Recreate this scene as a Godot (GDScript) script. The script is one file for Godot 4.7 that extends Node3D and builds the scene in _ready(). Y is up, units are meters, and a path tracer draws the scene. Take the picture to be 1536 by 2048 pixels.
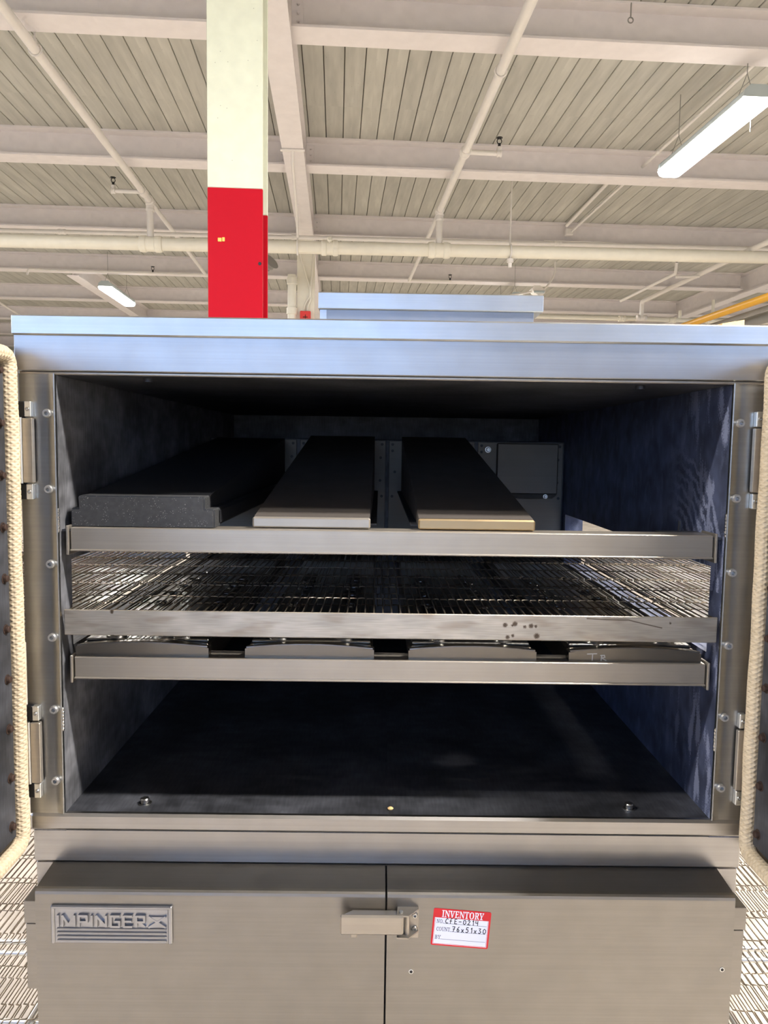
extends Node3D
# A stacked conveyor oven with its upper doors open, standing in a factory hall with a painted plank ceiling.
# Oven axes: x right, y up, front face of the oven at z = 0. The hall is turned by 3.3 degrees against it.

const EYE := Vector3(-0.0221, 1.49856, 1.1372)
const HALL_TURN := 0.0572
const CEIL := 4.20
const FLANGE := 3.96

var hall := Transform3D(Basis(Vector3.UP, HALL_TURN), Vector3(EYE.x, 0.0, EYE.z))
var M := {}
var used := {}
var rng := RandomNumberGenerator.new()


func _ready() -> void:
	rng.seed = 7
	set_view_and_light()
	make_materials()
	build_hall()
	build_beams()
	build_columns()
	build_lamps()
	build_upper_oven()
	build_conveyor()
	build_fingers()
	build_lower_oven()
	build_lower_conveyor()
	build_on_top()
	build_pipes()
	build_small_fittings()


# ------------------------------------------------------------------ view, sky, light
func set_view_and_light() -> void:
	var cam := Camera3D.new()
	cam.name = "camera"
	cam.fov = rad_to_deg(2.0 * atan(1024.0 / 1502.28))
	cam.near = 0.02
	cam.far = 200.0
	cam.basis = Basis.from_euler(Vector3(-0.0854, -0.00695, 0.01395), EULER_ORDER_YXZ)
	cam.position = EYE
	add_child(cam)
	cam.current = true
	var e := Environment.new()
	e.background_mode = Environment.BG_SKY
	var sky := Sky.new()
	var sm := ProceduralSkyMaterial.new()
	sm.sky_top_color = Color(0.46, 0.64, 0.97)
	sm.sky_horizon_color = Color(0.72, 0.84, 1.0)
	sm.ground_horizon_color = Color(0.60, 0.66, 0.74)
	sm.ground_bottom_color = Color(0.42, 0.42, 0.40)
	sm.sky_energy_multiplier = 1.0
	sky.sky_material = sm
	e.sky = sky
	e.background_energy_multiplier = 5.0
	e.tonemap_mode = Environment.TONE_MAPPER_LINEAR
	e.tonemap_exposure = 1.75
	e.sdfgi_enabled = true
	e.ssao_enabled = true
	e.ssil_enabled = true
	var w := WorldEnvironment.new()
	w.name = "environment"
	w.environment = e
	add_child(w)


# ------------------------------------------------------------------ helpers: nodes
func numbered(n: String) -> String:
	if not used.has(n):
		used[n] = 0
		return n
	used[n] += 1
	return "%s_%03d" % [n, used[n]]


func tag(o: Node3D, label: String, category := "", group := "", kind := "") -> void:
	if label: o.set_meta("label", label)
	if category: o.set_meta("category", category)
	if group: o.set_meta("group", group)
	if kind: o.set_meta("kind", kind)


# A Node3D at the thing's base. Its parts are modelled in the frame's axes (oven or hall), so they are shifted back by the base.
func thing(n: String, label: String, category: String, base := Vector3.ZERO, group := "", frame := Transform3D()) -> Node3D:
	var o := Node3D.new()
	o.name = numbered(n)
	add_child(o)
	o.transform = frame * Transform3D(Basis(), base)
	o.set_meta("shift", -base)
	tag(o, label, category, group)
	return o


func structure(n: String, st: SurfaceTool, mat: Material, label: String, frame := Transform3D()) -> MeshInstance3D:
	var o := MeshInstance3D.new()
	o.name = n
	o.mesh = st.commit()
	o.material_override = mat
	o.transform = frame
	add_child(o, true)
	tag(o, label, "", "", "structure")
	return o


func part(parent: Node3D, n: String, st, mat: Material, label := "") -> MeshInstance3D:
	var o := MeshInstance3D.new()
	o.name = n
	o.mesh = st.commit() if st is SurfaceTool else st
	o.material_override = mat
	if parent.has_meta("shift"): o.position = parent.get_meta("shift")
	parent.add_child(o, true)
	if label: o.set_meta("label", label)
	return o


# A copy of a shared mesh at its own place (in the axes of the thing's frame).
func put(parent: Node3D, n: String, mesh: Mesh, mat: Material, xf: Transform3D) -> MeshInstance3D:
	var o := MeshInstance3D.new()
	o.name = n
	o.mesh = mesh
	o.material_override = mat
	o.transform = xf
	if parent.has_meta("shift"): o.position += parent.get_meta("shift")
	parent.add_child(o, true)
	return o


# ------------------------------------------------------------------ helpers: shapes
func S() -> SurfaceTool:
	var st := SurfaceTool.new()
	st.begin(Mesh.PRIMITIVE_TRIANGLES)
	return st


func uv_of(p: Vector3, n: Vector3) -> Vector2:
	var a := n.abs()
	if a.x >= a.y and a.x >= a.z: return Vector2(p.z, -p.y)
	if a.y >= a.z: return Vector2(p.x, p.z)
	return Vector2(p.x, -p.y)


func tri(st: SurfaceTool, a: Vector3, b: Vector3, c: Vector3, n: Vector3) -> void:
	if (b - a).cross(c - a).dot(n) > 0.0:
		var t := b
		b = c
		c = t
	for p in [a, b, c]:
		st.set_normal(n)
		st.set_uv(uv_of(p, n))
		st.add_vertex(p)


func quad(st: SurfaceTool, a: Vector3, b: Vector3, c: Vector3, d: Vector3, out: Vector3) -> void:
	var n := (b - a).cross(c - a)
	if n.length_squared() < 1e-16: n = (c - a).cross(d - a)
	n = n.normalized()
	if n.dot(out) < 0.0: n = -n
	tri(st, a, b, c, n)
	tri(st, a, c, d, n)


# Chamfered box from corner lo to corner hi.
func box(st: SurfaceTool, lo: Vector3, hi: Vector3, bev := 0.0, xf := Transform3D()) -> void:
	var c := (lo + hi) * 0.5
	var h := ((hi - lo) * 0.5).abs()
	var b: float = minf(bev, minf(h.x, minf(h.y, h.z)) * 0.9)
	var v := func(sx: int, sy: int, sz: int, ax: int) -> Vector3:
		var q := Vector3(sx * (h.x - b), sy * (h.y - b), sz * (h.z - b))
		q[ax] = [sx * h.x, sy * h.y, sz * h.z][ax]
		return xf * (c + q)
	for ax in 3:
		var u := (ax + 1) % 3
		var w := (ax + 2) % 3
		for s in [-1, 1]:
			var k: Array = []
			for q in [[-1, -1], [1, -1], [1, 1], [-1, 1]]:
				var g := [0, 0, 0]
				g[ax] = s
				g[u] = q[0]
				g[w] = q[1]
				k.append(v.call(g[0], g[1], g[2], ax))
			var n := Vector3.ZERO
			n[ax] = s
			quad(st, k[0], k[1], k[2], k[3], xf.basis * n)
	if b <= 0.0: return
	for ax in 3:
		var u := (ax + 1) % 3
		var w := (ax + 2) % 3
		for q in [[-1, -1], [1, -1], [1, 1], [-1, 1]]:
			var g := [0, 0, 0]
			g[u] = q[0]
			g[w] = q[1]
			g[ax] = -1
			var a0: Vector3 = v.call(g[0], g[1], g[2], u)
			var b0: Vector3 = v.call(g[0], g[1], g[2], w)
			g[ax] = 1
			var a1: Vector3 = v.call(g[0], g[1], g[2], u)
			var b1: Vector3 = v.call(g[0], g[1], g[2], w)
			var n := Vector3.ZERO
			n[u] = q[0]
			n[w] = q[1]
			quad(st, a0, a1, b1, b0, xf.basis * n)
	for sx in [-1, 1]:
		for sy in [-1, 1]:
			for sz in [-1, 1]:
				tri(st, v.call(sx, sy, sz, 0), v.call(sx, sy, sz, 1), v.call(sx, sy, sz, 2), (xf.basis * Vector3(sx, sy, sz)).normalized())


func bx(lo: Vector3, hi: Vector3, bev := 0.0) -> SurfaceTool:
	var st := S()
	box(st, lo, hi, bev)
	return st


# Closed hull between two four-cornered ends (each: bottom left, bottom right, top right, top left).
func hull(st: SurfaceTool, f: Array, b: Array) -> void:
	var c := Vector3.ZERO
	for p in f + b: c += p / 8.0
	quad(st, f[0], f[1], f[2], f[3], f[0] - b[0])
	quad(st, b[0], b[1], b[2], b[3], b[0] - f[0])
	for i in 4:
		var j := (i + 1) % 4
		quad(st, f[i], f[j], b[j], b[i], (f[i] + f[j] + b[i] + b[j]) * 0.25 - c)


# Polygon (x, y) pushed from z0 to z1 and placed by xf.
func prism(st: SurfaceTool, poly: PackedVector2Array, z0: float, z1: float, xf := Transform3D()) -> void:
	var ix := Geometry2D.triangulate_polygon(poly)
	for s in [[z0, -1.0], [z1, 1.0]]:
		var n := (xf.basis * Vector3(0, 0, s[1] * signf(z1 - z0))).normalized()
		for k in range(0, ix.size(), 3):
			var p: Array = []
			for j in 3: p.append(xf * Vector3(poly[ix[k + j]].x, poly[ix[k + j]].y, s[0]))
			tri(st, p[0], p[1], p[2], n)
	var cw := Geometry2D.is_polygon_clockwise(poly)
	for k in poly.size():
		var a := poly[k]
		var b := poly[(k + 1) % poly.size()]
		var o := Vector2(b.y - a.y, a.x - b.x)
		if cw: o = -o
		quad(st, xf * Vector3(a.x, a.y, z0), xf * Vector3(b.x, b.y, z0), xf * Vector3(b.x, b.y, z1), xf * Vector3(a.x, a.y, z1), xf.basis * Vector3(o.x, o.y, 0))


# Rounds the corners of a path.
func rounded(pts: Array, r: float, steps := 5) -> Array:
	var out: Array = [pts[0]]
	for i in range(1, pts.size() - 1):
		var a: Vector3 = pts[i - 1]
		var b: Vector3 = pts[i]
		var c: Vector3 = pts[i + 1]
		var d: float = minf(r, minf(a.distance_to(b), b.distance_to(c)) * 0.45)
		var p := b + (a - b).normalized() * d
		var q := b + (c - b).normalized() * d
		for k in steps + 1:
			var t := float(k) / steps
			out.append(p.lerp(b, t).lerp(b.lerp(q, t), t))
	out.append(pts[-1])
	return out


func tube(st: SurfaceTool, pts: Array, r: float, sides := 10, braid := 0.0, loops := false) -> void:
	var n := pts.size()
	var rings: Array = []
	var dirs: Array = []
	var t0: Vector3 = (pts[1] - pts[0]).normalized()
	var u := t0.cross(Vector3.UP if absf(t0.y) < 0.9 else Vector3.RIGHT).normalized()
	var along := 0.0
	for i in n:
		var t: Vector3
		if i == 0: t = t0
		elif i == n - 1: t = (pts[i] - pts[i - 1]).normalized()
		else: t = ((pts[i] - pts[i - 1]).normalized() + (pts[i + 1] - pts[i]).normalized()).normalized()
		u = (u - t * u.dot(t)).normalized()
		var w := t.cross(u)
		if i: along += (pts[i] as Vector3).distance_to(pts[i - 1])
		var ring: Array = []
		var dir: Array = []
		for k in sides + 1:
			var a := TAU * k / sides
			var d := u * cos(a) + w * sin(a)
			var rr := r
			var nn := d
			if braid > 0.0:
				rr = r * (1.0 + braid * weave(a, along))
				var ga := (weave(a + 0.02, along) - weave(a - 0.02, along)) / 0.04 * braid
				var gs := (weave(a, along + 0.0001) - weave(a, along - 0.0001)) / 0.0002 * braid * r
				nn = (d - (w * cos(a) - u * sin(a)) * ga - t * gs).normalized()
			ring.append(pts[i] + d * rr)
			dir.append(nn)
		rings.append(ring)
		dirs.append(dir)
	for i in n - 1:
		for k in sides:
			var p := [rings[i][k], rings[i][k + 1], rings[i + 1][k + 1], rings[i + 1][k]]
			var d := [dirs[i][k], dirs[i][k + 1], dirs[i + 1][k + 1], dirs[i + 1][k]]
			for o in [0, 2, 1, 0, 3, 2]:
				st.set_normal(d[o])
				st.set_uv(Vector2(float(k) / sides, along))
				st.add_vertex(p[o])
	if loops: return
	for e in [0, n - 1]:
		var out: Vector3 = pts[0] - pts[1] if e == 0 else pts[n - 1] - pts[n - 2]
		for k in sides: tri(st, pts[e], rings[e][k], rings[e][k + 1], out.normalized())


func weave(a: float, along: float) -> float:
	return maxf(sin(6.0 * a + along * 800.0), sin(6.0 * a - along * 800.0))


func rod(pts: Array, r: float, sides := 10) -> SurfaceTool:
	var st := S()
	tube(st, pts, r, sides)
	return st


# Turned shape: profile of (radius, height) along the y axis of xf.
func lathe(st: SurfaceTool, prof: Array, sides: int, xf := Transform3D()) -> void:
	for i in prof.size() - 1:
		var p: Vector2 = prof[i]
		var q: Vector2 = prof[i + 1]
		var e := q - p
		var nn := Vector2(e.y, -e.x).normalized()
		for k in sides:
			var a0 := TAU * k / sides
			var a1 := TAU * (k + 1) / sides
			var v := func(s: Vector2, a: float) -> Vector3: return xf * Vector3(cos(a) * s.x, s.y, sin(a) * s.x)
			var m := func(a: float) -> Vector3: return (xf.basis * Vector3(cos(a) * nn.x, nn.y, sin(a) * nn.x)).normalized()
			var pts := [v.call(p, a0), v.call(p, a1), v.call(q, a1), v.call(q, a0)]
			var ns := [m.call(a0), m.call(a1), m.call(a1), m.call(a0)]
			for o in [0, 1, 2, 0, 2, 3]:
				st.set_normal(ns[o])
				st.set_uv(Vector2(a0 / TAU, s_len(prof, i)))
				st.add_vertex(pts[o])


func s_len(prof: Array, i: int) -> float:
	return float(i) / prof.size()


# A frame whose y axis points along d.
func facing(at: Vector3, d: Vector3) -> Transform3D:
	var y := d.normalized()
	var x := y.cross(Vector3.UP if absf(y.y) < 0.9 else Vector3.RIGHT).normalized()
	return Transform3D(Basis(x, y, x.cross(y)), at)


# I section, flanges level, lying along x from x0 to x1.
func ibeam(st: SurfaceTool, x0: float, x1: float, zc: float, y0: float, y1: float, fw: float, ft: float, wt: float, along_z := false) -> void:
	var f := fw * 0.5
	var w := wt * 0.5
	var p := PackedVector2Array([Vector2(-f, y0), Vector2(f, y0), Vector2(f, y0 + ft), Vector2(w, y0 + ft), Vector2(w, y1 - ft), Vector2(f, y1 - ft), Vector2(f, y1), Vector2(-f, y1), Vector2(-f, y1 - ft), Vector2(-w, y1 - ft), Vector2(-w, y0 + ft), Vector2(-f, y0 + ft)])
	if along_z: prism(st, p, x0, x1, Transform3D(Basis(), Vector3(zc, 0, 0)))
	else: prism(st, p, x0, x1, Transform3D(Basis(Vector3(0, 0, -1), Vector3(0, 1, 0), Vector3(1, 0, 0)), Vector3(0, 0, zc)))


# Round-headed hex socket bolt along +z, radius r; local origin on the surface.
func bolt_mesh(r: float, h: float) -> Mesh:
	var st := S()
	lathe(st, [Vector2(r, 0), Vector2(r, h * 0.55), Vector2(r * 0.82, h), Vector2(r * 0.45, h), Vector2(r * 0.42, -h * 0.3), Vector2(0, -h * 0.3)], 16, facing(Vector3.ZERO, Vector3(0, 0, 1)))
	return st.commit()


func hex_mesh(r: float, h: float) -> Mesh:
	var st := S()
	lathe(st, [Vector2(r * 1.45, 0), Vector2(r * 1.45, h * 0.12), Vector2(r * 1.1, h * 0.14)], 16)
	lathe(st, [Vector2(r, h * 0.1), Vector2(r, h * 0.85), Vector2(r * 0.86, h), Vector2(0, h)], 6)
	return st.commit()


# Strokes drawn in the plane z = 0 as thin raised ribbons (handwriting, scratches).
func strokes(st: SurfaceTool, lines: Array, w: float, h: float, xf: Transform3D) -> void:
	var laid := 0
	for l in lines:
		for i in l.size() - 1:
			laid += 1
			var a: Vector2 = l[i]
			var b: Vector2 = l[i + 1]
			var d := (b - a).normalized() * w * 0.5
			var n := Vector2(-d.y, d.x)
			a -= d * 0.6
			b += d * 0.6
			prism(st, PackedVector2Array([a - n, b - n, b + n, a + n]), 0.0, h * (1.0 + 0.03 * (laid % 4)), xf)


func text(parent: Node3D, n: String, s: String, size: float, stretch: float, depth: float, xf: Transform3D, mat: Material, serif := false, bold := false) -> void:
	var t := TextMesh.new()
	var f := SystemFont.new()
	f.font_names = PackedStringArray(["Droid Serif" if serif else "Droid Sans"])
	if bold: f.font_weight = 700
	t.font = f
	t.text = s
	t.font_size = 64
	t.pixel_size = size / 64.0
	t.depth = depth
	t.curve_step = 1.5
	var o := MeshInstance3D.new()
	o.name = n
	o.mesh = t
	o.material_override = mat
	o.transform = xf * Transform3D(Basis.from_scale(Vector3(stretch, 1, 1)), Vector3.ZERO)
	if parent.has_meta("shift"): o.position += parent.get_meta("shift")
	parent.add_child(o, true)


# ------------------------------------------------------------------ materials
func noise(seed_: int, freq: float, octaves := 3) -> FastNoiseLite:
	var f := FastNoiseLite.new()
	f.seed = seed_
	f.noise_type = FastNoiseLite.TYPE_SIMPLEX
	f.frequency = freq
	f.fractal_octaves = octaves
	return f


func picture(w: int, h: int, at: Callable) -> ImageTexture:
	var im := Image.create(w, h, false, Image.FORMAT_RGB8)
	for y in h:
		for x in w: im.set_pixel(x, y, at.call(x, y))
	return ImageTexture.create_from_image(im)


func mat(n: String, c: Color, rough := 0.6, metal := 0.0) -> StandardMaterial3D:
	var m := StandardMaterial3D.new()
	m.resource_name = n
	m.albedo_color = c
	m.roughness = rough
	m.metallic = metal
	M[n] = m
	return m


func grey(v: float) -> Color:
	return Color(v, v, v)


func make_materials() -> void:
	var n1 := noise(1, 0.012)
	var n2 := noise(2, 0.05)
	var n3 := noise(3, 0.2, 2)
	# brushed sheet: fine level streaks over slow mottling; one tile is half a metre
	var slow := noise(11, 0.010).get_seamless_image(512, 512)
	var rows := [[], []]
	for k in 2:
		var raw: Array = []
		for y in 512: raw.append(rng.randf())
		for y in 512: rows[k].append(0.5 * raw[y] + 0.25 * raw[(y + 1) % 512] + 0.25 * raw[(y + 511) % 512])
	var streak := func(x: int, y: int) -> float: return lerpf(rows[0][y], rows[1][y], slow.get_pixel((x + 3 * y) % 512, (y * 2) % 512).r) - 0.5
	var brushed := picture(512, 512, func(x: int, y: int): return grey(clampf(0.84 + 0.045 * streak.call(x, y) + 0.03 * (slow.get_pixel(x, y).r - 0.5), 0.0, 1.0)))
	var brushed_rough := picture(512, 512, func(x: int, y: int): return grey(clampf(0.82 + 0.06 * streak.call(x, (y + 77) % 512) + 0.08 * (slow.get_pixel((x + 200) % 512, y).r - 0.5), 0.0, 1.0)))
	var sheet := func(n: String, c: Color, rough: float, metal := 1.0) -> StandardMaterial3D:
		var m := mat(n, c, rough, metal)
		m.albedo_texture = brushed
		m.roughness_texture = brushed_rough
		m.uv1_scale = Vector3(2, 2, 2)
		return m
	var fr: StandardMaterial3D = sheet.call("front_steel", Color(0.75, 0.735, 0.715), 0.42)
	fr.anisotropy_enabled = true
	fr.anisotropy = 0.35
	sheet.call("door_steel", Color(0.655, 0.635, 0.605), 0.46)
	sheet.call("lid_steel", Color(0.83, 0.83, 0.82), 0.42)
	sheet.call("bar_steel", Color(0.775, 0.735, 0.675), 0.42, 0.75)
	# conveyor rail: brownish smudges, dark spots and one wandering scratch. u 0..1 over x = -0.504..0.504, v from y = 1.2445 to 1.2045
	var spots := [[0.1747, 1.229, 0.0045], [0.179, 1.210, 0.004], [0.2148, 1.228, 0.0045], [0.224, 1.2123, 0.0055], [0.190, 1.231, 0.0048], [0.187, 1.2125, 0.003], [0.205, 1.2265, 0.003], [0.222, 1.2275, 0.003], [0.186, 1.2285, 0.0025], [0.43, 1.235, 0.002], [-0.43, 1.242, 0.0035]]
	var railt := picture(1536, 64, func(x: int, y: int):
		var p := Vector2(-0.504 + 1.008 * x / 1536.0, 1.2445 - 0.04 * y / 64.0)
		var v := 0.84 + 0.05 * n3.get_noise_2d(x * 0.05, y * 1.6) + 0.06 * n2.get_noise_2d(x * 0.12, y * 0.3)
		var c := Color(v, v * 0.985, v * 0.96)
		c = c.lerp(Color(0.55, 0.46, 0.38), 0.22 * smoothstep(0.0, 0.8, n2.get_noise_2d(x * 0.10 + 400.0, y * 0.35)))
		for q in spots:
			var d := p.distance_to(Vector2(q[0], q[1])) + 0.0012 * n3.get_noise_2d(x * 2.0, y * 2.0)
			c = c.lerp(Color(0.28, 0.23, 0.19), 0.75 * smoothstep(q[2], q[2] * 0.45, d))
		var line := 1.2408 - 0.0017 * sin((p.x - 0.30) * 30.0) - 0.30 * maxf(0.0, p.x - 0.365) * 0.9
		if p.x > 0.30 and p.x < 0.418: c = c.lerp(Color(0.35, 0.30, 0.26), 0.7 * smoothstep(0.0011, 0.0004, absf(p.y - line)))
		return c)
	var rl := mat("rail_steel", Color(0.83, 0.805, 0.76), 0.42, 0.85)
	rl.albedo_texture = railt
	rl.uv1_scale = Vector3(1.0 / 1.008, 1.0 / 0.04, 1)
	rl.uv1_offset = Vector3(0.5, 1.2445 / 0.04, 0)
	sheet.call("galvanized", Color(0.66, 0.67, 0.69), 0.5)
	sheet.call("bolt_steel", Color(0.82, 0.81, 0.79), 0.35)
	mat("bright_bolt", Color(0.76, 0.75, 0.73), 0.4, 0.85)
	sheet.call("plate_cast", Color(0.74, 0.74, 0.75), 0.42)
	# heat-darkened liner steel with blotches
	var liner := picture(512, 512, func(x: int, y: int):
		var a := n1.get_noise_2d(x * 0.8, y * 0.8)
		var b := n2.get_noise_2d(x * 0.5, y * 0.9)
		var s := n3.get_noise_2d(x * 1.5, y * 0.15)
		var v := 0.62 + 0.16 * a + 0.10 * b + 0.08 * s
		return Color(v * 0.96, v * 0.97, v))
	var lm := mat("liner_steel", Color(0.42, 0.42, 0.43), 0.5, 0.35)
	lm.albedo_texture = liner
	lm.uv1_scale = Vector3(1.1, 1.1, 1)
	var wm := mat("wall_steel", Color(0.70, 0.69, 0.68), 0.55, 0.25)
	wm.albedo_texture = liner
	wm.uv1_scale = Vector3(1.1, 1.1, 1)
	# right-hand liner wall: blued steel, wiped streaks and scoured arcs near the mouth. u runs 0..1 from z = -1.4 to 0, v from y = 1.62 to 0.9
	var scoured := picture(2048, 1024, func(xi: int, yi: int):
		var x := xi * 0.5
		var y := yi * 0.5
		var z := -1.4 + 1.4 * x / 1024.0
		var yy := 1.62 - 0.72 * y / 512.0
		var a := n1.get_noise_2d(x * 1.2, y * 1.2)
		var b := n2.get_noise_2d(x * 0.9, y * 0.5)
		var f := n3.get_noise_2d(x * 2.2, y * 1.4)
		var c := Color(0.38, 0.40, 0.47) * (0.9 + 0.22 * a + 0.07 * b)
		var scuff := 0.0
		var d := Vector2(z + 0.235, yy - 1.27).length()
		var ang := atan2(yy - 1.27, z + 0.235)
		if ang > 0.05 and ang < 1.75:
			var band := sin(d * 330.0 + 2.0 * b) * 0.5 + 0.5
			scuff = maxf(scuff, smoothstep(0.10, 0.13, d) * (1.0 - smoothstep(0.235, 0.25, d)) * smoothstep(0.35, 0.9, band + 0.5 * f) * smoothstep(1.75, 0.7, ang))
		scuff = maxf(scuff, smoothstep(0.12, 0.45, n2.get_noise_2d(x * 0.55, y * 0.16) + 0.25 * f) * smoothstep(-0.28, -0.02, z))
		scuff = maxf(scuff, 0.25 * smoothstep(0.25, 0.7, n2.get_noise_2d(x * 0.7 + 70.0, y * 0.3) + 0.3 * f))
		return c.lerp(Color(0.74, 0.75, 0.80), clampf(scuff * 0.75, 0.0, 1.0)))
	var rm := mat("scoured_steel", Color(0.92, 0.94, 1.0), 0.5, 0.45)
	rm.albedo_texture = scoured
	rm.uv1_scale = Vector3(1.0 / 1.4, 1.0 / 0.72, 1)
	rm.uv1_offset = Vector3(1.0, 1.62 / 0.72, 0)
	sheet.call("jamb_steel", Color(0.74, 0.74, 0.73), 0.40)
	mat("black_coat", Color(0.17, 0.17, 0.18), 0.55, 0.25)
	var chipped := picture(512, 256, func(x: int, y: int):
		var c := grey(0.22 + 0.02 * n2.get_noise_2d(x, y))
		if n3.get_noise_2d(x * 0.9, y * 0.9) > 0.72 and n1.get_noise_2d(x * 2.0, y * 2.0) > 0.05: c = Color(0.62, 0.61, 0.58)
		return c)
	var ch := mat("chipped_black", Color(1, 1, 1), 0.6, 0.2)
	ch.albedo_texture = chipped
	ch.uv1_scale = Vector3(3.0, 6.0, 1)
	sheet.call("finger_steel", Color(0.62, 0.585, 0.53), 0.36)
	sheet.call("finger_top", Color(0.40, 0.37, 0.34), 0.62, 0.4)
	sheet.call("plenum_plate", Color(0.46, 0.435, 0.40), 0.6, 0.5)
	sheet.call("finger_tan", Color(0.80, 0.70, 0.54), 0.5)
	sheet.call("jet_plate", Color(0.66, 0.65, 0.63), 0.36)
	mat("wire", Color(0.60, 0.55, 0.48), 0.38, 1.0)
	mat("rust_dark", Color(0.24, 0.17, 0.13), 0.75, 0.3)
	mat("black", Color(0.05, 0.05, 0.055), 0.5, 0.0)
	mat("zinc", Color(0.86, 0.86, 0.84), 0.4, 1.0)
	var ropet := picture(256, 256, func(x: int, y: int):
		var v := 0.92 + 0.10 * n3.get_noise_2d(x * 1.4, y * 1.4) + 0.08 * n1.get_noise_2d(x * 2.0, y * 2.0)
		return Color(minf(v, 1), minf(v, 1) * 0.985, minf(v, 1) * 0.95))
	var ro := mat("rope", Color(0.83, 0.765, 0.66), 0.95, 0.0)
	ro.albedo_texture = ropet
	ro.uv1_triplanar = true
	ro.uv1_scale = Vector3(14, 14, 14)
	# painted ceiling boards, faint stains, nail dots and scuffs
	for k in 4:
		var tone: float = [0.0, -0.025, 0.02, -0.01][k]
		var bt := picture(64, 1024, func(x: int, y: int):
			var v := 0.90 + tone + 0.04 * n1.get_noise_2d(x * 1.5 + 100.0 * k, y * 0.6) + 0.03 * n2.get_noise_2d(x * 0.6, y * 0.2 + 200.0 * k)
			if n3.get_noise_2d(x * 0.8 + 31.0 * k, y * 0.35) > 0.90: v *= 0.78
			return Color(v, v * 0.99, v * 0.965))
		var bm := mat("board_%d" % k, Color(0.81, 0.81, 0.785), 0.75)
		bm.albedo_texture = bt
		bm.uv1_scale = Vector3(1.0 / 0.148, 0.16, 1)
	mat("roof_deck", Color(0.35, 0.33, 0.30), 0.9)
	var paint := picture(256, 256, func(x: int, y: int):
		var v := 0.96 + 0.012 * n1.get_noise_2d(x * 2.0, y * 2.0) + 0.01 * n2.get_noise_2d(x, y)
		return grey(minf(v, 1.0)))
	var painted := func(n: String, c: Color, rough: float) -> void:
		var m := mat(n, c, rough)
		m.albedo_texture = paint
		m.uv1_triplanar = true
		m.uv1_scale = Vector3(0.7, 0.7, 0.7)
	painted.call("beam_white", Color(0.955, 0.93, 0.92), 0.55)
	var cw := picture(256, 512, func(x: int, y: int):
		var v := 0.965 + 0.02 * n1.get_noise_2d(x * 2.0, y * 2.0)
		if n3.get_noise_2d(x * 0.9, y * 0.9) > 0.93: v = 0.55
		return Color(minf(v, 1), minf(v, 1), minf(v, 1) * 0.96))
	var cwm := mat("column_white", Color(0.80, 0.80, 0.735), 0.6)
	cwm.albedo_texture = cw
	cwm.uv1_scale = Vector3(2.0, 1.0, 1)
	mat("column_red", Color(0.64, 0.03, 0.10), 0.5).metallic_specular = 0.25
	painted.call("pipe_cream", Color(0.96, 0.94, 0.87), 0.45)
	painted.call("pipe_white", Color(0.95, 0.93, 0.90), 0.45)
	painted.call("pipe_yellow", Color(0.90, 0.66, 0.12), 0.45)
	painted.call("pipe_grey", Color(0.58, 0.57, 0.54), 0.5)
	painted.call("wall_paint", Color(0.92, 0.91, 0.89), 0.7)
	var conc := picture(512, 512, func(x: int, y: int):
		var v := 0.90 + 0.09 * n1.get_noise_2d(x, y) + 0.05 * n2.get_noise_2d(x, y) + 0.02 * n3.get_noise_2d(x, y)
		return Color(minf(v, 1), minf(v, 1) * 0.98, minf(v, 1) * 0.95))
	var fm := mat("floor_concrete", Color(0.83, 0.80, 0.755), 0.5)
	fm.albedo_texture = conc
	fm.uv1_scale = Vector3(0.35, 0.35, 1)
	mat("label_red", Color(0.85, 0.06, 0.12), 0.45)
	mat("label_white", Color(0.93, 0.93, 0.97), 0.5)
	mat("ink_blue", Color(0.16, 0.16, 0.24), 0.6)
	mat("ink_black", Color(0.07, 0.07, 0.08), 0.6)
	mat("chalk", Color(0.74, 0.72, 0.68), 0.9)
	mat("fixture_grey", Color(0.74, 0.78, 0.78), 0.45)
	var foam := mat("foam", Color(0.92, 0.78, 0.55), 0.95)
	foam.albedo_texture = ropet
	foam.uv1_triplanar = true
	foam.uv1_scale = Vector3(10, 10, 10)
	mat("tape_yellow", Color(0.86, 0.70, 0.34), 0.8)
	mat("alarm_red", Color(0.85, 0.22, 0.20), 0.5)
	var g := mat("glass", Color(1, 1, 1, 0.06), 0.02)
	g.transparency = BaseMaterial3D.TRANSPARENCY_ALPHA
	var gl := mat("tube_glow", Color(1, 1, 1), 0.4)
	gl.emission_enabled = true
	gl.emission = Color(1.0, 0.98, 0.96)
	gl.emission_energy_multiplier = 6.0


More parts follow.
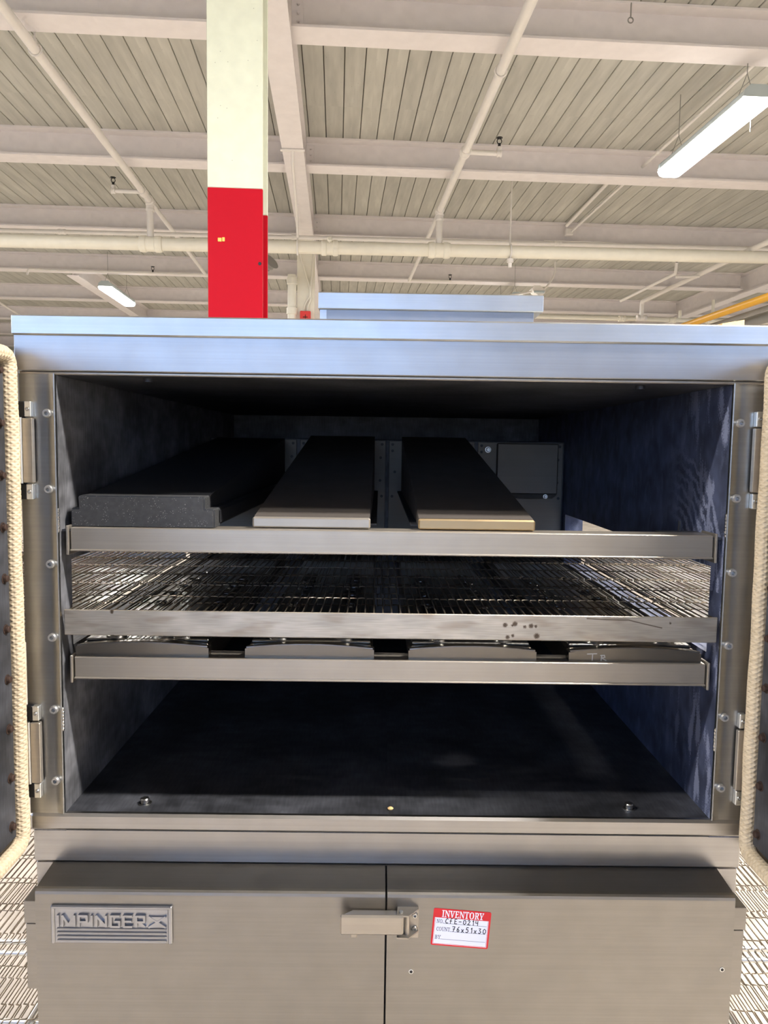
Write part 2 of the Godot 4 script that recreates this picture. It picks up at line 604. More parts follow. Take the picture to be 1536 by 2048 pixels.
# ------------------------------------------------------------------ the hall
func build_hall() -> void:
	var x0 := -13.0
	var x1 := 13.0
	var z0 := -23.0
	var z1 := 6.2
	structure("floor", bx(Vector3(x0 - 0.3, -0.2, z0 - 0.3), Vector3(x1 + 0.3, 0, z1 + 0.3)), M.floor_concrete, "beige concrete factory floor", hall)
	var c := structure("ceiling", bx(Vector3(x0 - 0.3, CEIL + 0.026, z0 - 0.3), Vector3(x1 + 0.3, CEIL + 0.3, z1 + 0.3)), M.roof_deck, "painted plank ceiling of the factory hall", hall)
	# boards run away from the camera, 148 mm apart, with open joints between them
	var pitch := 0.1478
	var long_z := 13.0
	for run in 2:
		var st := S()
		var zz := [-22.9, -3.0] if run == 0 else [-3.0, 6.1]
		box(st, Vector3(-pitch * 0.5 + 0.0030, 0, zz[0]), Vector3(pitch * 0.5 - 0.0030, 0.024, zz[1]), 0.004)
		var mesh := st.commit()
		var i := 0
		var x := x0 + 0.05
		# line the joints up with those in the photograph
		x = 0.0347 - pitch * 0.5 - pitch * 80
		while x < x1:
			if x > x0:
				var o := MeshInstance3D.new()
				o.name = "plank"
				o.mesh = mesh
				o.material_override = M["board_%d" % [0, 2, 1, 3, 0, 1, 2][(i * 5 + i / 7) % 7]]
				o.position = Vector3(x, CEIL + rng.randf_range(0.0, 0.002), 0)
				if run == 0 or absf(x) < 9.0: c.add_child(o, true)
			x += pitch
			i += 1
	# walls with windows; the daylight comes in behind the camera and from its left
	var holes_front := [[-9.3, -6.3], [-5.7, -2.7], [-2.1, 0.3], [3.0, 5.2]]
	wall_with_windows("wall_front", "x", z1, z1 + 0.3, x0, x1, holes_front)
	var holes_left := [[-9.4, -6.2], [-4.6, -1.4], [2.0, 5.2]]
	wall_with_windows("wall_left", "z", x0 - 0.3, x0, z0, z1, holes_left)
	var holes_right := [[-9.4, -6.2], [-4.0, -0.8]]
	wall_with_windows("wall_right", "z", x1, x1 + 0.3, z0, z1, holes_right)
	structure("wall_back", bx(Vector3(x0 - 0.3, 0, z0 - 0.3), Vector3(x1 + 0.3, CEIL + 0.1, z0)), M.wall_paint, "painted end wall of the hall", hall)


func wall_with_windows(n: String, run: String, a0: float, a1: float, l0: float, l1: float, holes: Array) -> void:
	var sill := 1.1
	var head := 3.7
	var st := S()
	var slab := func(s0: float, s1: float, y0: float, y1: float) -> void:
		if run == "x": box(st, Vector3(s0, y0, a0), Vector3(s1, y1, a1))
		else: box(st, Vector3(a0, y0, s0), Vector3(a1, y1, s1))
	slab.call(l0, l1, 0.0, sill)
	slab.call(l0, l1, head, CEIL + 0.1)
	var at := l0
	for h in holes:
		slab.call(at, h[0], sill, head)
		at = h[1]
	slab.call(at, l1, sill, head)
	structure(n, st, M.wall_paint, "painted factory wall with tall windows", hall)
	var mid := (a0 + a1) * 0.5
	for h in holes:
		used["window"] = used.get("window", 0) + 1
		var f := S()
		var bar := func(s0: float, s1: float, y0: float, y1: float, t: float) -> void:
			if run == "x": box(f, Vector3(s0, y0, mid - t), Vector3(s1, y1, mid + t), 0.004)
			else: box(f, Vector3(mid - t, y0, s0), Vector3(mid + t, y1, s1), 0.004)
		bar.call(h[0], h[1], sill, sill + 0.06, 0.05)
		bar.call(h[0], h[1], head - 0.06, head, 0.05)
		for k in 4:
			var s: float = lerpf(h[0], h[1] - 0.06, k / 3.0)
			bar.call(s, s + 0.06, sill + 0.06, head - 0.06, 0.045)
		bar.call(h[0] + 0.06, h[1] - 0.06, 2.38, 2.43, 0.03)
		var w := structure("window_%d" % used["window"], f, M.beam_white, "tall steel-framed factory window", hall)
		var p := S()
		if run == "x": box(p, Vector3(h[0], sill, mid - 0.002), Vector3(h[1], head, mid + 0.002))
		else: box(p, Vector3(mid - 0.002, sill, h[0]), Vector3(mid + 0.002, head, h[1]))
		part(w, "pane", p, M.glass)


const BEAM_Z := [-4.77, -6.96, -9.15, -11.34, -13.53, -15.72, -17.91, -20.10]
const ORDINAL := ["first", "second", "third", "fourth", "fifth", "sixth", "seventh", "eighth"]


func build_beams() -> void:
	for k in BEAM_Z.size():
		var z: float = BEAM_Z[k]
		for s in [-1, 1]:
			var side := "left of the red and white column" if s < 0 else "right of the red and white column"
			var xa: float = -12.98 if s < 0 else -0.285
			var xb: float = -0.465 if s < 0 else 6.12
			var b := thing("ceiling_beam", "%s cream steel cross beam back, %s" % [ORDINAL[k], side], "beam", Vector3((xa + xb) * 0.5, FLANGE, z), "cross beams under the plank ceiling", hall)
			var st := S()
			ibeam(st, xa, xb, z, FLANGE, CEIL, 0.20, 0.015, 0.010)
			part(b, "i_section", st, M.beam_white)
			# bolted clip on the girder
			var cl := S()
			var e: float = xb if s < 0 else xa
			box(cl, Vector3(e - 0.006 - (0.06 if s < 0 else 0.0), FLANGE + 0.04, z + 0.005), Vector3(e + 0.006 + (0.0 if s < 0 else 0.06), CEIL - 0.04, z + 0.014), 0.002)
			part(b, "clip_angle", cl, M.beam_white)
			if k < 3:
				var hm := hex_mesh(0.008, 0.014)
				for q in 3: put(b, "bolt", hm, M.beam_white, facing(Vector3(e + (-0.035 if s < 0 else 0.035), FLANGE + 0.07 + 0.05 * q, z + 0.014), Vector3(0, 0, 1)))
		if k >= 2:
			var r := thing("ceiling_beam", "%s cream steel cross beam back, right of the far girder" % ORDINAL[k], "beam", Vector3(9.5, FLANGE, z), "cross beams under the plank ceiling", hall)
			var st := S()
			ibeam(st, 6.30, 12.98, z, FLANGE, CEIL, 0.20, 0.015, 0.010)
			part(r, "i_section", st, M.beam_white)
	for g in [[-0.375, -22.9, 6.1, "cream steel girder running back along the ceiling above the columns"], [6.21, -22.9, 6.1, "far cream steel girder running back beside the yellow pipe"]]:
		var t := thing("ceiling_girder", g[3], "girder", Vector3(g[0], 3.90, -7), "girders", hall)
		var st := S()
		ibeam(st, g[1], g[2], g[0], 3.90, CEIL - 0.001, 0.175, 0.016, 0.010, true)
		part(t, "i_section", st, M.beam_white)
	var sg := thing("ceiling_girder", "short cream girder above the small lit lamp at left", "girder", Vector3(-3.85, 3.92, -14.5), "girders", hall)
	var ss := S()
	ibeam(ss, -22.9, -11.45, -3.85, 3.925, CEIL - 0.001, 0.17, 0.014, 0.010, true)
	part(sg, "i_section", ss, M.beam_white)


# H section standing up, flanges facing the camera.
func hcol(st: SurfaceTool, xc: float, zf: float, w: float, d: float, y0: float, y1: float, ft := 0.014, wt := 0.012) -> void:
	box(st, Vector3(xc - w / 2, y0, zf - ft), Vector3(xc + w / 2, y1, zf), 0.002)
	box(st, Vector3(xc - w / 2, y0, zf - d), Vector3(xc + w / 2, y1, zf - d + ft), 0.002)
	box(st, Vector3(xc - wt / 2, y0, zf - d + ft), Vector3(xc + wt / 2, y1, zf - ft))


func build_columns() -> void:
	var zf := -2.72
	var xc := -0.3585
	var w := 0.190
	var t := thing("steel_column", "tall steel column painted red below and white above", "column", Vector3(xc, 0, zf), "steel columns", hall)
	# the paint changes colour at 2.39 m on the near flange, a little lower on the web and far flange
	var up := S()
	var lo := S()
	box(up, Vector3(xc - w / 2, 2.389, zf - 0.014), Vector3(xc + w / 2, 3.90, zf), 0.002)
	box(up, Vector3(xc - w / 2, 2.355, zf - 0.20), Vector3(xc + w / 2, 3.90, zf - 0.186), 0.002)
	box(up, Vector3(xc - 0.006, 2.355, zf - 0.186), Vector3(xc + 0.006, 3.90, zf - 0.014))
	box(lo, Vector3(xc - w / 2, 0, zf - 0.014), Vector3(xc + w / 2, 2.389, zf), 0.002)
	box(lo, Vector3(xc - w / 2, 0, zf - 0.20), Vector3(xc + w / 2, 2.355, zf - 0.186), 0.002)
	box(lo, Vector3(xc - 0.006, 0, zf - 0.186), Vector3(xc + 0.006, 2.355, zf - 0.014))
	part(t, "white_section", up, M.column_white)
	part(t, "red_section", lo, M.column_red)
	var tp := S()
	box(tp, Vector3(xc - 0.060, 2.206, zf), Vector3(xc - 0.047, 2.219, zf + 0.002), 0.001)
	box(tp, Vector3(xc - 0.045, 2.207, zf), Vector3(xc - 0.036, 2.221, zf + 0.002), 0.001)
	part(t, "tape_scrap", tp, M.tape_yellow, "torn yellow tape scrap")
	var ho := S()
	lathe(ho, [Vector2(0.006, 0.0), Vector2(0.006, 0.001), Vector2(0.0, 0.001)], 12, facing(Vector3(xc + 0.085, 2.135, zf), Vector3(0, 0, 1)))
	part(t, "hole", ho, M.black)
	var c2 := thing("steel_column", "distant cream steel column beneath the girder, behind the big pipe", "column", Vector3(-0.372, 0, -8.95), "steel columns", hall)
	var s2 := S()
	hcol(s2, -0.372, -8.95, 0.20, 0.20, 0.0, 3.90)
	part(c2, "h_section", s2, M.pipe_cream)
	var dp := thing("standpipe", "upright pinkish cream pipe beside the distant column", "pipe", Vector3(-0.528, 0, -8.92), "", hall)
	var ds := S()
	tube(ds, [Vector3(-0.528, 0, -8.92), Vector3(-0.528, 3.47, -8.92)], 0.050, 16)
	part(dp, "pipe", ds, M.pipe_cream)
	for y in [3.40, 3.06]:
		var k := S()
		lathe(k, [Vector2(0.05, -0.04), Vector2(0.062, -0.035), Vector2(0.062, 0.035), Vector2(0.05, 0.04)], 18, Transform3D(Basis(), Vector3(-0.528, y, -8.92)))
		part(dp, "coupling", k, M.pipe_cream)
	var rb := thing("alarm_box", "small red alarm box mounted on the distant column", "alarm box", Vector3(-0.372, 2.90, -8.94), "", hall)
	part(rb, "housing", bx(Vector3(-0.433, 2.90, -8.95), Vector3(-0.311, 3.06, -8.88), 0.006), M.alarm_red)
	var cr := S()
	box(cr, Vector3(-0.40, 2.985, -8.88), Vector3(-0.345, 2.993, -8.876))
	box(cr, Vector3(-0.376, 2.96, -8.88), Vector3(-0.368, 3.018, -8.876))
	part(rb, "cover_mark", cr, M.rust_dark)
	for q in [[[-0.395, 3.06], [-0.38, 3.14], [-0.318, 3.24], [-0.33, 3.36], [-0.415, 3.62], [-0.44, 3.72]], [[-0.35, 3.06], [-0.345, 3.13], [-0.312, 3.20], [-0.316, 3.32], [-0.29, 3.62], [-0.28, 3.80]]]:
		var pts: Array = []
		for p in q: pts.append(Vector3(p[0], p[1], -8.93))
		part(rb, "conduit", rod(rounded(pts, 0.06), 0.010, 8), M.pipe_cream)


# ------------------------------------------------------------------ strip lamps
func lamp(at: Vector3, label: String, turn := 0.0, energy := 8.6) -> void:
	var t := Node3D.new()
	t.name = numbered("strip_lamp")
	add_child(t)
	t.transform = hall * Transform3D(Basis(Vector3.UP, turn), at)
	tag(t, label, "lamp", "hanging strip lamps")
	var L := 0.62
	var hs := S()
	prism(hs, PackedVector2Array([Vector2(-0.085, 0.0), Vector2(0.085, 0.0), Vector2(0.085, 0.03), Vector2(0.05, 0.065), Vector2(-0.05, 0.065), Vector2(-0.085, 0.03)]), -L, L)
	part(t, "housing", hs, M.fixture_grey)
	var ln := S()
	prism(ln, PackedVector2Array([Vector2(-0.08, 0.0), Vector2(-0.095, -0.02), Vector2(-0.08, -0.05), Vector2(-0.05, -0.06), Vector2(0.05, -0.06), Vector2(0.08, -0.05), Vector2(0.095, -0.02), Vector2(0.08, 0.0)]), -L - 0.004, L + 0.004)
	part(t, "lamp_lens", ln, M.tube_glow)
	for s in [-1, 1]:
		var cp := S()
		prism(cp, PackedVector2Array([Vector2(-0.096, -0.006), Vector2(0.096, -0.006), Vector2(0.088, 0.034), Vector2(0.05, 0.069), Vector2(-0.05, 0.069), Vector2(-0.088, 0.034)]), s * (L - 0.012), s * (L + 0.006))
		part(t, "end_cap", cp, M.fixture_grey)
		var hg := S()
		var top := CEIL - at.y
		var z: float = s * (L - 0.14)
		tube(hg, [Vector3(-0.05, 0.06, z), Vector3(0, 0.20, z)], 0.0022, 5)
		tube(hg, [Vector3(0.05, 0.06, z), Vector3(0, 0.20, z)], 0.0022, 5)
		tube(hg, [Vector3(0, 0.20, z), Vector3(0, top, z)], 0.0028, 5)
		part(t, "hanger", hg, M.pipe_grey)
	part(t, "pull_chain", rod([Vector3(0.07, -0.05, L - 0.2), Vector3(0.07, -0.13, L - 0.2)], 0.0016, 5), M.pipe_white)
	var a := AreaLight3D.new()
	a.name = "glow"
	a.area_size = Vector2(0.15, 1.2)
	a.light_energy = energy
	a.light_color = Color(1.0, 0.985, 0.975)
	a.area_range = 40.0
	a.area_attenuation = 2.0
	a.shadow_enabled = true
	a.rotation = Vector3(-PI / 2, 0, 0)
	a.position = Vector3(0, -0.066, 0)
	t.add_child(a)


func build_lamps() -> void:
	var y := 3.70
	lamp(Vector3(2.585, y, -5.32), "large bright strip lamp hanging at upper right")
	lamp(Vector3(-3.25, y, -11.58), "small bright strip lamp seen just above the oven lid at left")
	lamp(Vector3(2.585, y, -11.58), "strip lamp hidden behind the galvanized box on the oven")
	lamp(Vector3(-3.25, y, -5.32), "strip lamp hanging beyond the left edge of the view")
	lamp(Vector3(2.0, y, -0.36), "crosswise strip lamp hanging over the camera to its right", PI / 2, 23.0)
	lamp(Vector3(-2.7, y, -0.30), "crosswise strip lamp hanging over the camera to its left", PI / 2, 13.0)
	lamp(Vector3(-3.25, y, -17.6), "farthest strip lamp in the left row")
	lamp(Vector3(2.585, y, -17.6), "farthest strip lamp in the right row")
	lamp(Vector3(8.4, y, -5.32), "strip lamp in the aisle beyond the far girder")
	lamp(Vector3(8.4, y, -11.58), "second strip lamp in the aisle beyond the far girder")
	lamp(Vector3(8.4, y, -0.3), "strip lamp in the right aisle beside the camera")
	lamp(Vector3(-9.0, y, -0.3), "strip lamp in the left aisle beside the camera")
	lamp(Vector3(-9.0, y, -5.32), "strip lamp in the left aisle")
	lamp(Vector3(-9.0, y, -11.58), "second strip lamp in the left aisle")


# ------------------------------------------------------------------ upper oven
const XI := 0.508    # half width of the chamber
const XO := 0.562    # half width of the body
const YB := 0.92     # chamber floor
const YT := 1.60     # chamber roof
const ZP := -1.02    # face of the plenum
const ZB := -1.38    # back of the chamber


func build_upper_oven() -> void:
	var t := thing("conveyor_oven", "stainless conveyor oven with both upper doors open and dark empty chamber", "oven", Vector3(0, 0.836, -0.7))
	# side walls with the conveyor tunnels cut through them
	for s in [-1, 1]:
		var w := S()
		var x0: float = s * XI
		var x1: float = s * (XO - 0.004)
		var seg := func(z0: float, z1: float, y0: float, y1: float) -> void: box(w, Vector3(minf(x0, x1), y0, z0), Vector3(maxf(x0, x1), y1, z1))
		seg.call(ZB, -0.003, YB - 0.03, 1.178)
		seg.call(ZB, -0.003, 1.317, YT + 0.05)
		seg.call(-0.045, -0.003, 1.178, 1.317)
		seg.call(ZB, -0.985, 1.178, 1.317)
		part(t, "side_wall", w, M.wall_steel if s < 0 else M.scoured_steel)
	part(t, "chamber_roof", bx(Vector3(-XI, YT, ZB), Vector3(XI, YT + 0.05, -0.004)), M.liner_steel)
	part(t, "back_wall", bx(Vector3(-XO + 0.004, YB - 0.03, ZB - 0.04), Vector3(XO - 0.004, YT + 0.05, ZB)), M.liner_steel)
	var fl := part(t, "chamber_floor", bx(Vector3(-XI, YB - 0.03, ZB), Vector3(XI, YB, -0.004)), M.liner_steel)
	var hx := hex_mesh(0.0075, 0.009)
	for x in [-0.394, 0.391]: put(fl, "hex_bolt", hx, M.bolt_steel, Transform3D(Basis(Vector3.UP, 0.4 + x), Vector3(x, YB, -0.036)))
	var cr := S()
	lathe(cr, [Vector2(0.004, 0.0), Vector2(0.005, 0.002), Vector2(0.002, 0.004), Vector2(0, 0.004)], 7, Transform3D(Basis(), Vector3(0.003, YB, -0.024)))
	part(fl, "crumb", cr, M.foam, "tiny tan crumb on the chamber floor")
	# roof bolts just inside the mouth
	for x in [-0.38, 0.38]:
		var rb := S()
		lathe(rb, [Vector2(0.007, 0), Vector2(0.007, 0.006), Vector2(0, 0.006)], 6, facing(Vector3(x, YT, -0.035), Vector3(0, -1, 0)))
		part(t, "roof_bolt", rb, M.liner_steel)
	# plenum at the back with four finger mounting plates
	var pl := part(t, "plenum", bx(Vector3(-XI, 1.0, ZB), Vector3(XI, 1.522, ZP), 0.002), M.liner_steel)
	var ds := S()
	lathe(ds, [Vector2(0.0042, 0.0), Vector2(0.0042, 0.0012), Vector2(0, 0.0012)], 8, facing(Vector3.ZERO, Vector3(0, 0, 1)))
	var dot := ds.commit()
	for k in 4:
		var xc := -0.381 + 0.254 * k
		var ms := S()
		box(ms, Vector3(xc - 0.122, 1.262, ZP), Vector3(xc + 0.122, 1.518, ZP + 0.004), 0.001)
		var mp := part(pl, "mounting_plate", ms, M.plenum_plate)
		mp.set_meta("label", "plate with bolt holes")
		for d in [[-0.112, 1.508], [0.112, 1.508], [-0.112, 1.49], [0.108, 1.47], [-0.105, 1.43], [0.107, 1.405], [0.112, 1.36], [-0.112, 1.36]]:
			put(pl, "bolt_hole", dot, M.black, Transform3D(Basis(), Vector3(xc + d[0], d[1], ZP + 0.004)))
	var cov := S()
	box(cov, Vector3(0.312, 1.372, ZP + 0.004), Vector3(0.487, 1.516, ZP + 0.018), 0.003)
	hull(cov, [Vector3(0.305, 1.360, ZP + 0.024), Vector3(0.470, 1.360, ZP + 0.024), Vector3(0.487, 1.372, ZP + 0.018), Vector3(0.305, 1.372, ZP + 0.018)], [Vector3(0.305, 1.358, ZP + 0.006), Vector3(0.470, 1.358, ZP + 0.006), Vector3(0.487, 1.370, ZP + 0.006), Vector3(0.305, 1.370, ZP + 0.006)])
	part(pl, "blank_cover", cov, M.plenum_plate, "blank cover plate where a fourth finger would sit")
	put(pl, "cover_screw", hex_mesh(0.006, 0.008), M.zinc, facing(Vector3(0.288, 1.497, ZP + 0.004), Vector3(0, 0, 1)))
	put(pl, "cover_screw", hex_mesh(0.0045, 0.006), M.zinc, facing(Vector3(0.452, 1.366, ZP + 0.024), Vector3(0, 0, 1)))
	# jambs with six socket bolts each
	var bm := bolt_mesh(0.0066, 0.006)
	for s in [-1, 1]:
		var x0: float = minf(s * XI, s * XO)
		var x1: float = maxf(s * XI, s * XO)
		# the sheet curls up towards the mouth into a low rounded rim
		var jp := PackedVector2Array([Vector2(XO, -0.003), Vector2(XO, 0.0), Vector2(0.5220, 0.0)])
		for q in range(1, 9):
			var u := q / 8.0
			jp.append(Vector2(lerpf(0.5220, 0.5098, u), 0.0026 * u * u))
		for q in range(1, 6):
			var w := PI * 0.5 * q / 5.0
			jp.append(Vector2(0.5098 - 0.0016 * sin(w) - 0.0001, 0.0026 - 0.0022 * (1.0 - cos(w))))
		jp.append(Vector2(XI, -0.003))
		for q in jp.size(): jp[q].x *= s
		var js := S()
		prism(js, jp, YB, YT + 0.002, Transform3D(Basis(Vector3(1, 0, 0), Vector3(0, 0, 1), Vector3(0, 1, 0)), Vector3.ZERO))
		var j := part(t, "jamb", js, M.jamb_steel)
		for k in 6: put(j, "socket_bolt", bm, M.bright_bolt, Transform3D(Basis(), Vector3(s * 0.5205, 1.5428 - 0.11385 * k, 0.0)))
		# weld beads on the inner corner
		for y in [1.366, 1.056] if s < 0 else [1.372, 1.035]:
			var wd := S()
			for q in 7:
				lathe(wd, [Vector2(0.0, -0.004), Vector2(0.0022, -0.002), Vector2(0.0025, 0.001), Vector2(0.0, 0.004)], 7, Transform3D(Basis(), Vector3(s * (XI + 0.0004), y + 0.0052 * q, -0.0005 - 0.0006 * (q % 2))))
			part(j, "weld_bead", wd, M.bolt_steel)
	# fascia, lip and lid
	part(t, "fascia", bx(Vector3(-0.567, 1.6055, -0.03), Vector3(0.567, 1.662, 0.003), 0.0015), M.front_steel)
	part(t, "lip", bx(Vector3(-XO, 1.6005, -0.02), Vector3(XO, 1.605, 0.0006), 0.0012), M.bar_steel)
	var ld := S()
	box(ld, Vector3(-0.5685, 1.6575, -0.004), Vector3(0.573, 1.687, 0.008), 0.0022)
	box(ld, Vector3(-0.5685, 1.6795, -1.44), Vector3(0.573, 1.687, -0.004), 0.001)
	for x in [-0.5655, 0.570]: box(ld, Vector3(x - 0.003, 1.6575, -1.44), Vector3(x + 0.003, 1.68, -0.004))
	part(t, "lid", ld, M.lid_steel)
	part(t, "roof_casing", bx(Vector3(-XO, 1.651, -1.42), Vector3(XO, 1.678, -0.03)), M.galvanized)
	# sill and skirt below the mouth
	part(t, "sill", bx(Vector3(-XO, 0.8935, -0.010), Vector3(XO, YB + 0.0005, 0.004), 0.004), M.front_steel)
	part(t, "skirt", bx(Vector3(-XO, 0.8365, -0.05), Vector3(XO, 0.8945, -0.006), 0.003), M.front_steel)
	part(t, "base_pan", bx(Vector3(-XO, 0.8365, -1.42), Vector3(XO, 0.888, -0.05)), M.galvanized)
	# channels that carry the air fingers
	finger_bar(t, 1.334, 1.3705, -0.010, 0.4945)
	finger_bar(t, 1.1335, 1.1680, -0.010, 0.4925)
	for s in [-1, 1]:
		var tb := S()
		box(tb, Vector3(s * 0.470 - 0.0015, 1.366, -0.085), Vector3(s * 0.470 + 0.0015, 1.386, -0.080))
		box(tb, Vector3(minf(s * 0.44, s * XI), 1.364, -0.11), Vector3(maxf(s * 0.44, s * XI), 1.367, -0.012))
		part(t, "bar_bracket", tb, M.liner_steel)
	for s in [-1, 1]: oven_door(t, s)
	for s in [-1, 1]:
		hinge(t, s, 1.487)
		hinge(t, s, 1.022)


func finger_bar(t: Node3D, y0: float, y1: float, z: float, xh: float) -> void:
	var st := S()
	box(st, Vector3(-xh, y0, z - 0.003), Vector3(xh, y1, z), 0.0012)
	box(st, Vector3(-xh, y1 - 0.003, z - 0.045), Vector3(xh, y1, z - 0.002), 0.0008)
	box(st, Vector3(-xh, y0, z - 0.016), Vector3(xh, y0 + 0.003, z + 0.003), 0.001)
	var b := part(t, "finger_bar", st, M.bar_steel)
	for s in [-1, 1]:
		var e := S()
		box(e, Vector3(s * (xh + 0.0035) - 0.0018, y0 - 0.006, z - 0.05), Vector3(s * (xh + 0.0035) + 0.0018, y1 + 0.003, z + 0.004), 0.0008)
		part(b, "end_plate", e, M.bar_steel)


func oven_door(t: Node3D, s: int) -> void:
	var xf: float = -0.5745 if s < 0 else 0.5645     # inner face
	var xa := xf + s * 0.055
	var z0 := 0.014
	var z1 := 0.600
	var d := part(t, "oven_door", bx(Vector3(minf(xf, xa), 0.868, z0), Vector3(maxf(xf, xa), 1.642, z1), 0.004), M.front_steel)
	var li := S()
	var xl := xf - s * 0.013
	box(li, Vector3(minf(xf, xl), 0.905, z0 + 0.032), Vector3(maxf(xf, xl), 1.605, z1 - 0.03), 0.003)
	part(d, "inner_liner", li, M.liner_steel)
	var bm := hex_mesh(0.0052, 0.006)
	for k in 10:
		put(d, "liner_bolt", bm, M.rust_dark, facing(Vector3(xl, 0.93 + 0.0745 * k, z0 + 0.048), Vector3(-s, 0, 0)))
	for k in 6:
		put(d, "liner_bolt", bm, M.rust_dark, facing(Vector3(xl, 0.918, z0 + 0.10 + 0.075 * k), Vector3(-s, 0, 0)))
	# braided rope gasket round the rim
	var r := 0.0108
	var xr := xf - s * r
	var za := z0 + 0.012
	var zb := z1 - 0.014
	var ya := 0.884
	var yb := 1.626
	var path := rounded([Vector3(xr, 1.2, zb), Vector3(xr, yb, zb), Vector3(xr, yb, za), Vector3(xr, ya, za), Vector3(xr, ya, zb), Vector3(xr, 1.2, zb)], 0.022, 8)
	var fine: Array = []
	for i in path.size() - 1:
		var a: Vector3 = path[i]
		var b: Vector3 = path[i + 1]
		var n: int = maxi(1, int(a.distance_to(b) / 0.0013))
		for k in n: fine.append(a.lerp(b, float(k) / n))
	fine.append(path[-1])
	for i in range(1, fine.size() - 1):
		var p: Vector3 = fine[i]
		fine[i] = p + Vector3(0, 0, 0.0012 * sin(p.y * 21.0 + s) + 0.0008 * sin(p.y * 53.0))
	var rp := S()
	tube(rp, fine, r, 40, 0.075, true)
	part(d, "rope_gasket", rp, M.rope, "braided tan rope gasket")


func hinge(t: Node3D, s: int, yc: float) -> void:
	var h := S()
	var xm := s * 0.546
	# leaf standing off the jamb, with a bracket above and below it
	box(h, Vector3(xm - 0.0075, yc - 0.048, 0.004), Vector3(xm + 0.0075, yc + 0.048, 0.013), 0.001)
	var o := part(t, "hinge", h, M.bar_steel)
	var pin := S()
	tube(pin, [Vector3(xm + s * 0.010, yc - 0.049, 0.012), Vector3(xm + s * 0.010, yc + 0.049, 0.012)], 0.0026, 8)
	part(o, "hinge_pin", pin, M.zinc)
	for e in [-1, 1]:
		var bk := S()
		var y0: float = yc + e * 0.050
		var y1: float = yc + e * 0.073
		box(bk, Vector3(xm - 0.005, minf(y0, y1), 0.0), Vector3(xm + 0.005, maxf(y0, y1), 0.010), 0.001)
		part(o, "bracket", bk, M.zinc)
		var blk := S()
		box(blk, Vector3(minf(xm + s * 0.005, s * 0.5635), minf(y0, y1), 0.0), Vector3(maxf(xm + s * 0.005, s * 0.5635), maxf(y0, y1), 0.009), 0.001)
		part(o, "spacer", blk, M.black)
		put(o, "screw", bolt_mesh(0.0032, 0.002), M.bolt_steel, Transform3D(Basis(), Vector3(xm, (y0 + y1) * 0.5, 0.010)))
	var sl := S()
	box(sl, Vector3(minf(xm + s * 0.0075, s * 0.5635), yc - 0.05, 0.0), Vector3(maxf(xm + s * 0.0075, s * 0.5635), yc + 0.05, 0.006))
	part(o, "backing", sl, M.black)


# ------------------------------------------------------------------ conveyor in the chamber
# One belt wire: straight runs across the belt with a sideways hook at every row.
func strand_mesh(z0: float, z1: float, rows: int, pitch: float, r: float) -> Mesh:
	var pts: Array = []
	var dz := (z1 - z0) / rows
	var x := 0.0
	pts.append(Vector3(0, 0, z0))
	for k in range(1, rows):
		var z := z0 + dz * k
		var nx: float = pitch * 0.80 if k % 2 == 1 else 0.0
		var g := signf(dz)
		pts.append(Vector3(x, 0, z - g * 0.0030))
		pts.append(Vector3(lerpf(x, nx, 0.08), 0.0016, z - g * 0.0006))
		pts.append(Vector3(lerpf(x, nx, 0.92), 0.0016, z + g * 0.0006))
		pts.append(Vector3(nx, 0, z + g * 0.0030))
		x = nx
	pts.append(Vector3(x, 0, z1))
	var st := S()
	tube(st, pts, r, 6)
	return st.commit()


func build_conveyor() -> void:
	var t := thing("chamber_conveyor", "wire belt conveyor crossing the open oven chamber behind a steel rail", "conveyor", Vector3(0, 1.205, -0.5))
	var ra := S()
	box(ra, Vector3(-0.5035, 1.2045, -0.004), Vector3(0.5035, 1.2445, -0.001), 0.0012)
	box(ra, Vector3(-0.5035, 1.2045, -0.022), Vector3(0.5035, 1.2075, -0.003), 0.001)
	part(t, "front_rail", ra, M.rail_steel)
	part(t, "back_rail", bx(Vector3(-0.99, 1.2045, -0.975), Vector3(0.99, 1.2445, -0.965), 0.001), M.bar_steel)
	for s in [-1, 1]:
		var pan := S()
		var xa: float = s * 0.566
		var xb: float = s * 0.98
		box(pan, Vector3(minf(xa, xb), 1.183, -0.975), Vector3(maxf(xa, xb), 1.186, -0.035), 0.0008)
		for z in [-0.975, -0.038]: box(pan, Vector3(minf(xa, xb), 1.183, z), Vector3(maxf(xa, xb), 1.205, z + 0.003), 0.0008)
		box(pan, Vector3(xb - 0.0015, 1.183, -0.975), Vector3(xb + 0.0015, 1.205, -0.035), 0.0006)
		part(t, "crumb_pan", pan, M.jet_plate)
	var pitch := 0.0138
	var m := strand_mesh(-0.006, -0.962, 9, pitch, 0.00115)
	var n := 140
	for k in n:
		put(t, "belt_wire", m, M.wire, Transform3D(Basis(), Vector3((k - n * 0.5) * pitch, 1.2435 + rng.randf_range(-0.0006, 0.0004), 0)))
	for k in n:
		put(t, "return_wire", m, M.wire, Transform3D(Basis(), Vector3((k - n * 0.5) * pitch + 0.005, 1.2085 + rng.randf_range(-0.001, 0.001), -0.016 * 0.3)))
	for z in [-0.030]:
		part(t, "support_rod", rod([Vector3(-0.50, 1.229, z), Vector3(0.50, 1.229, z)], 0.004, 10), M.finger_tan)


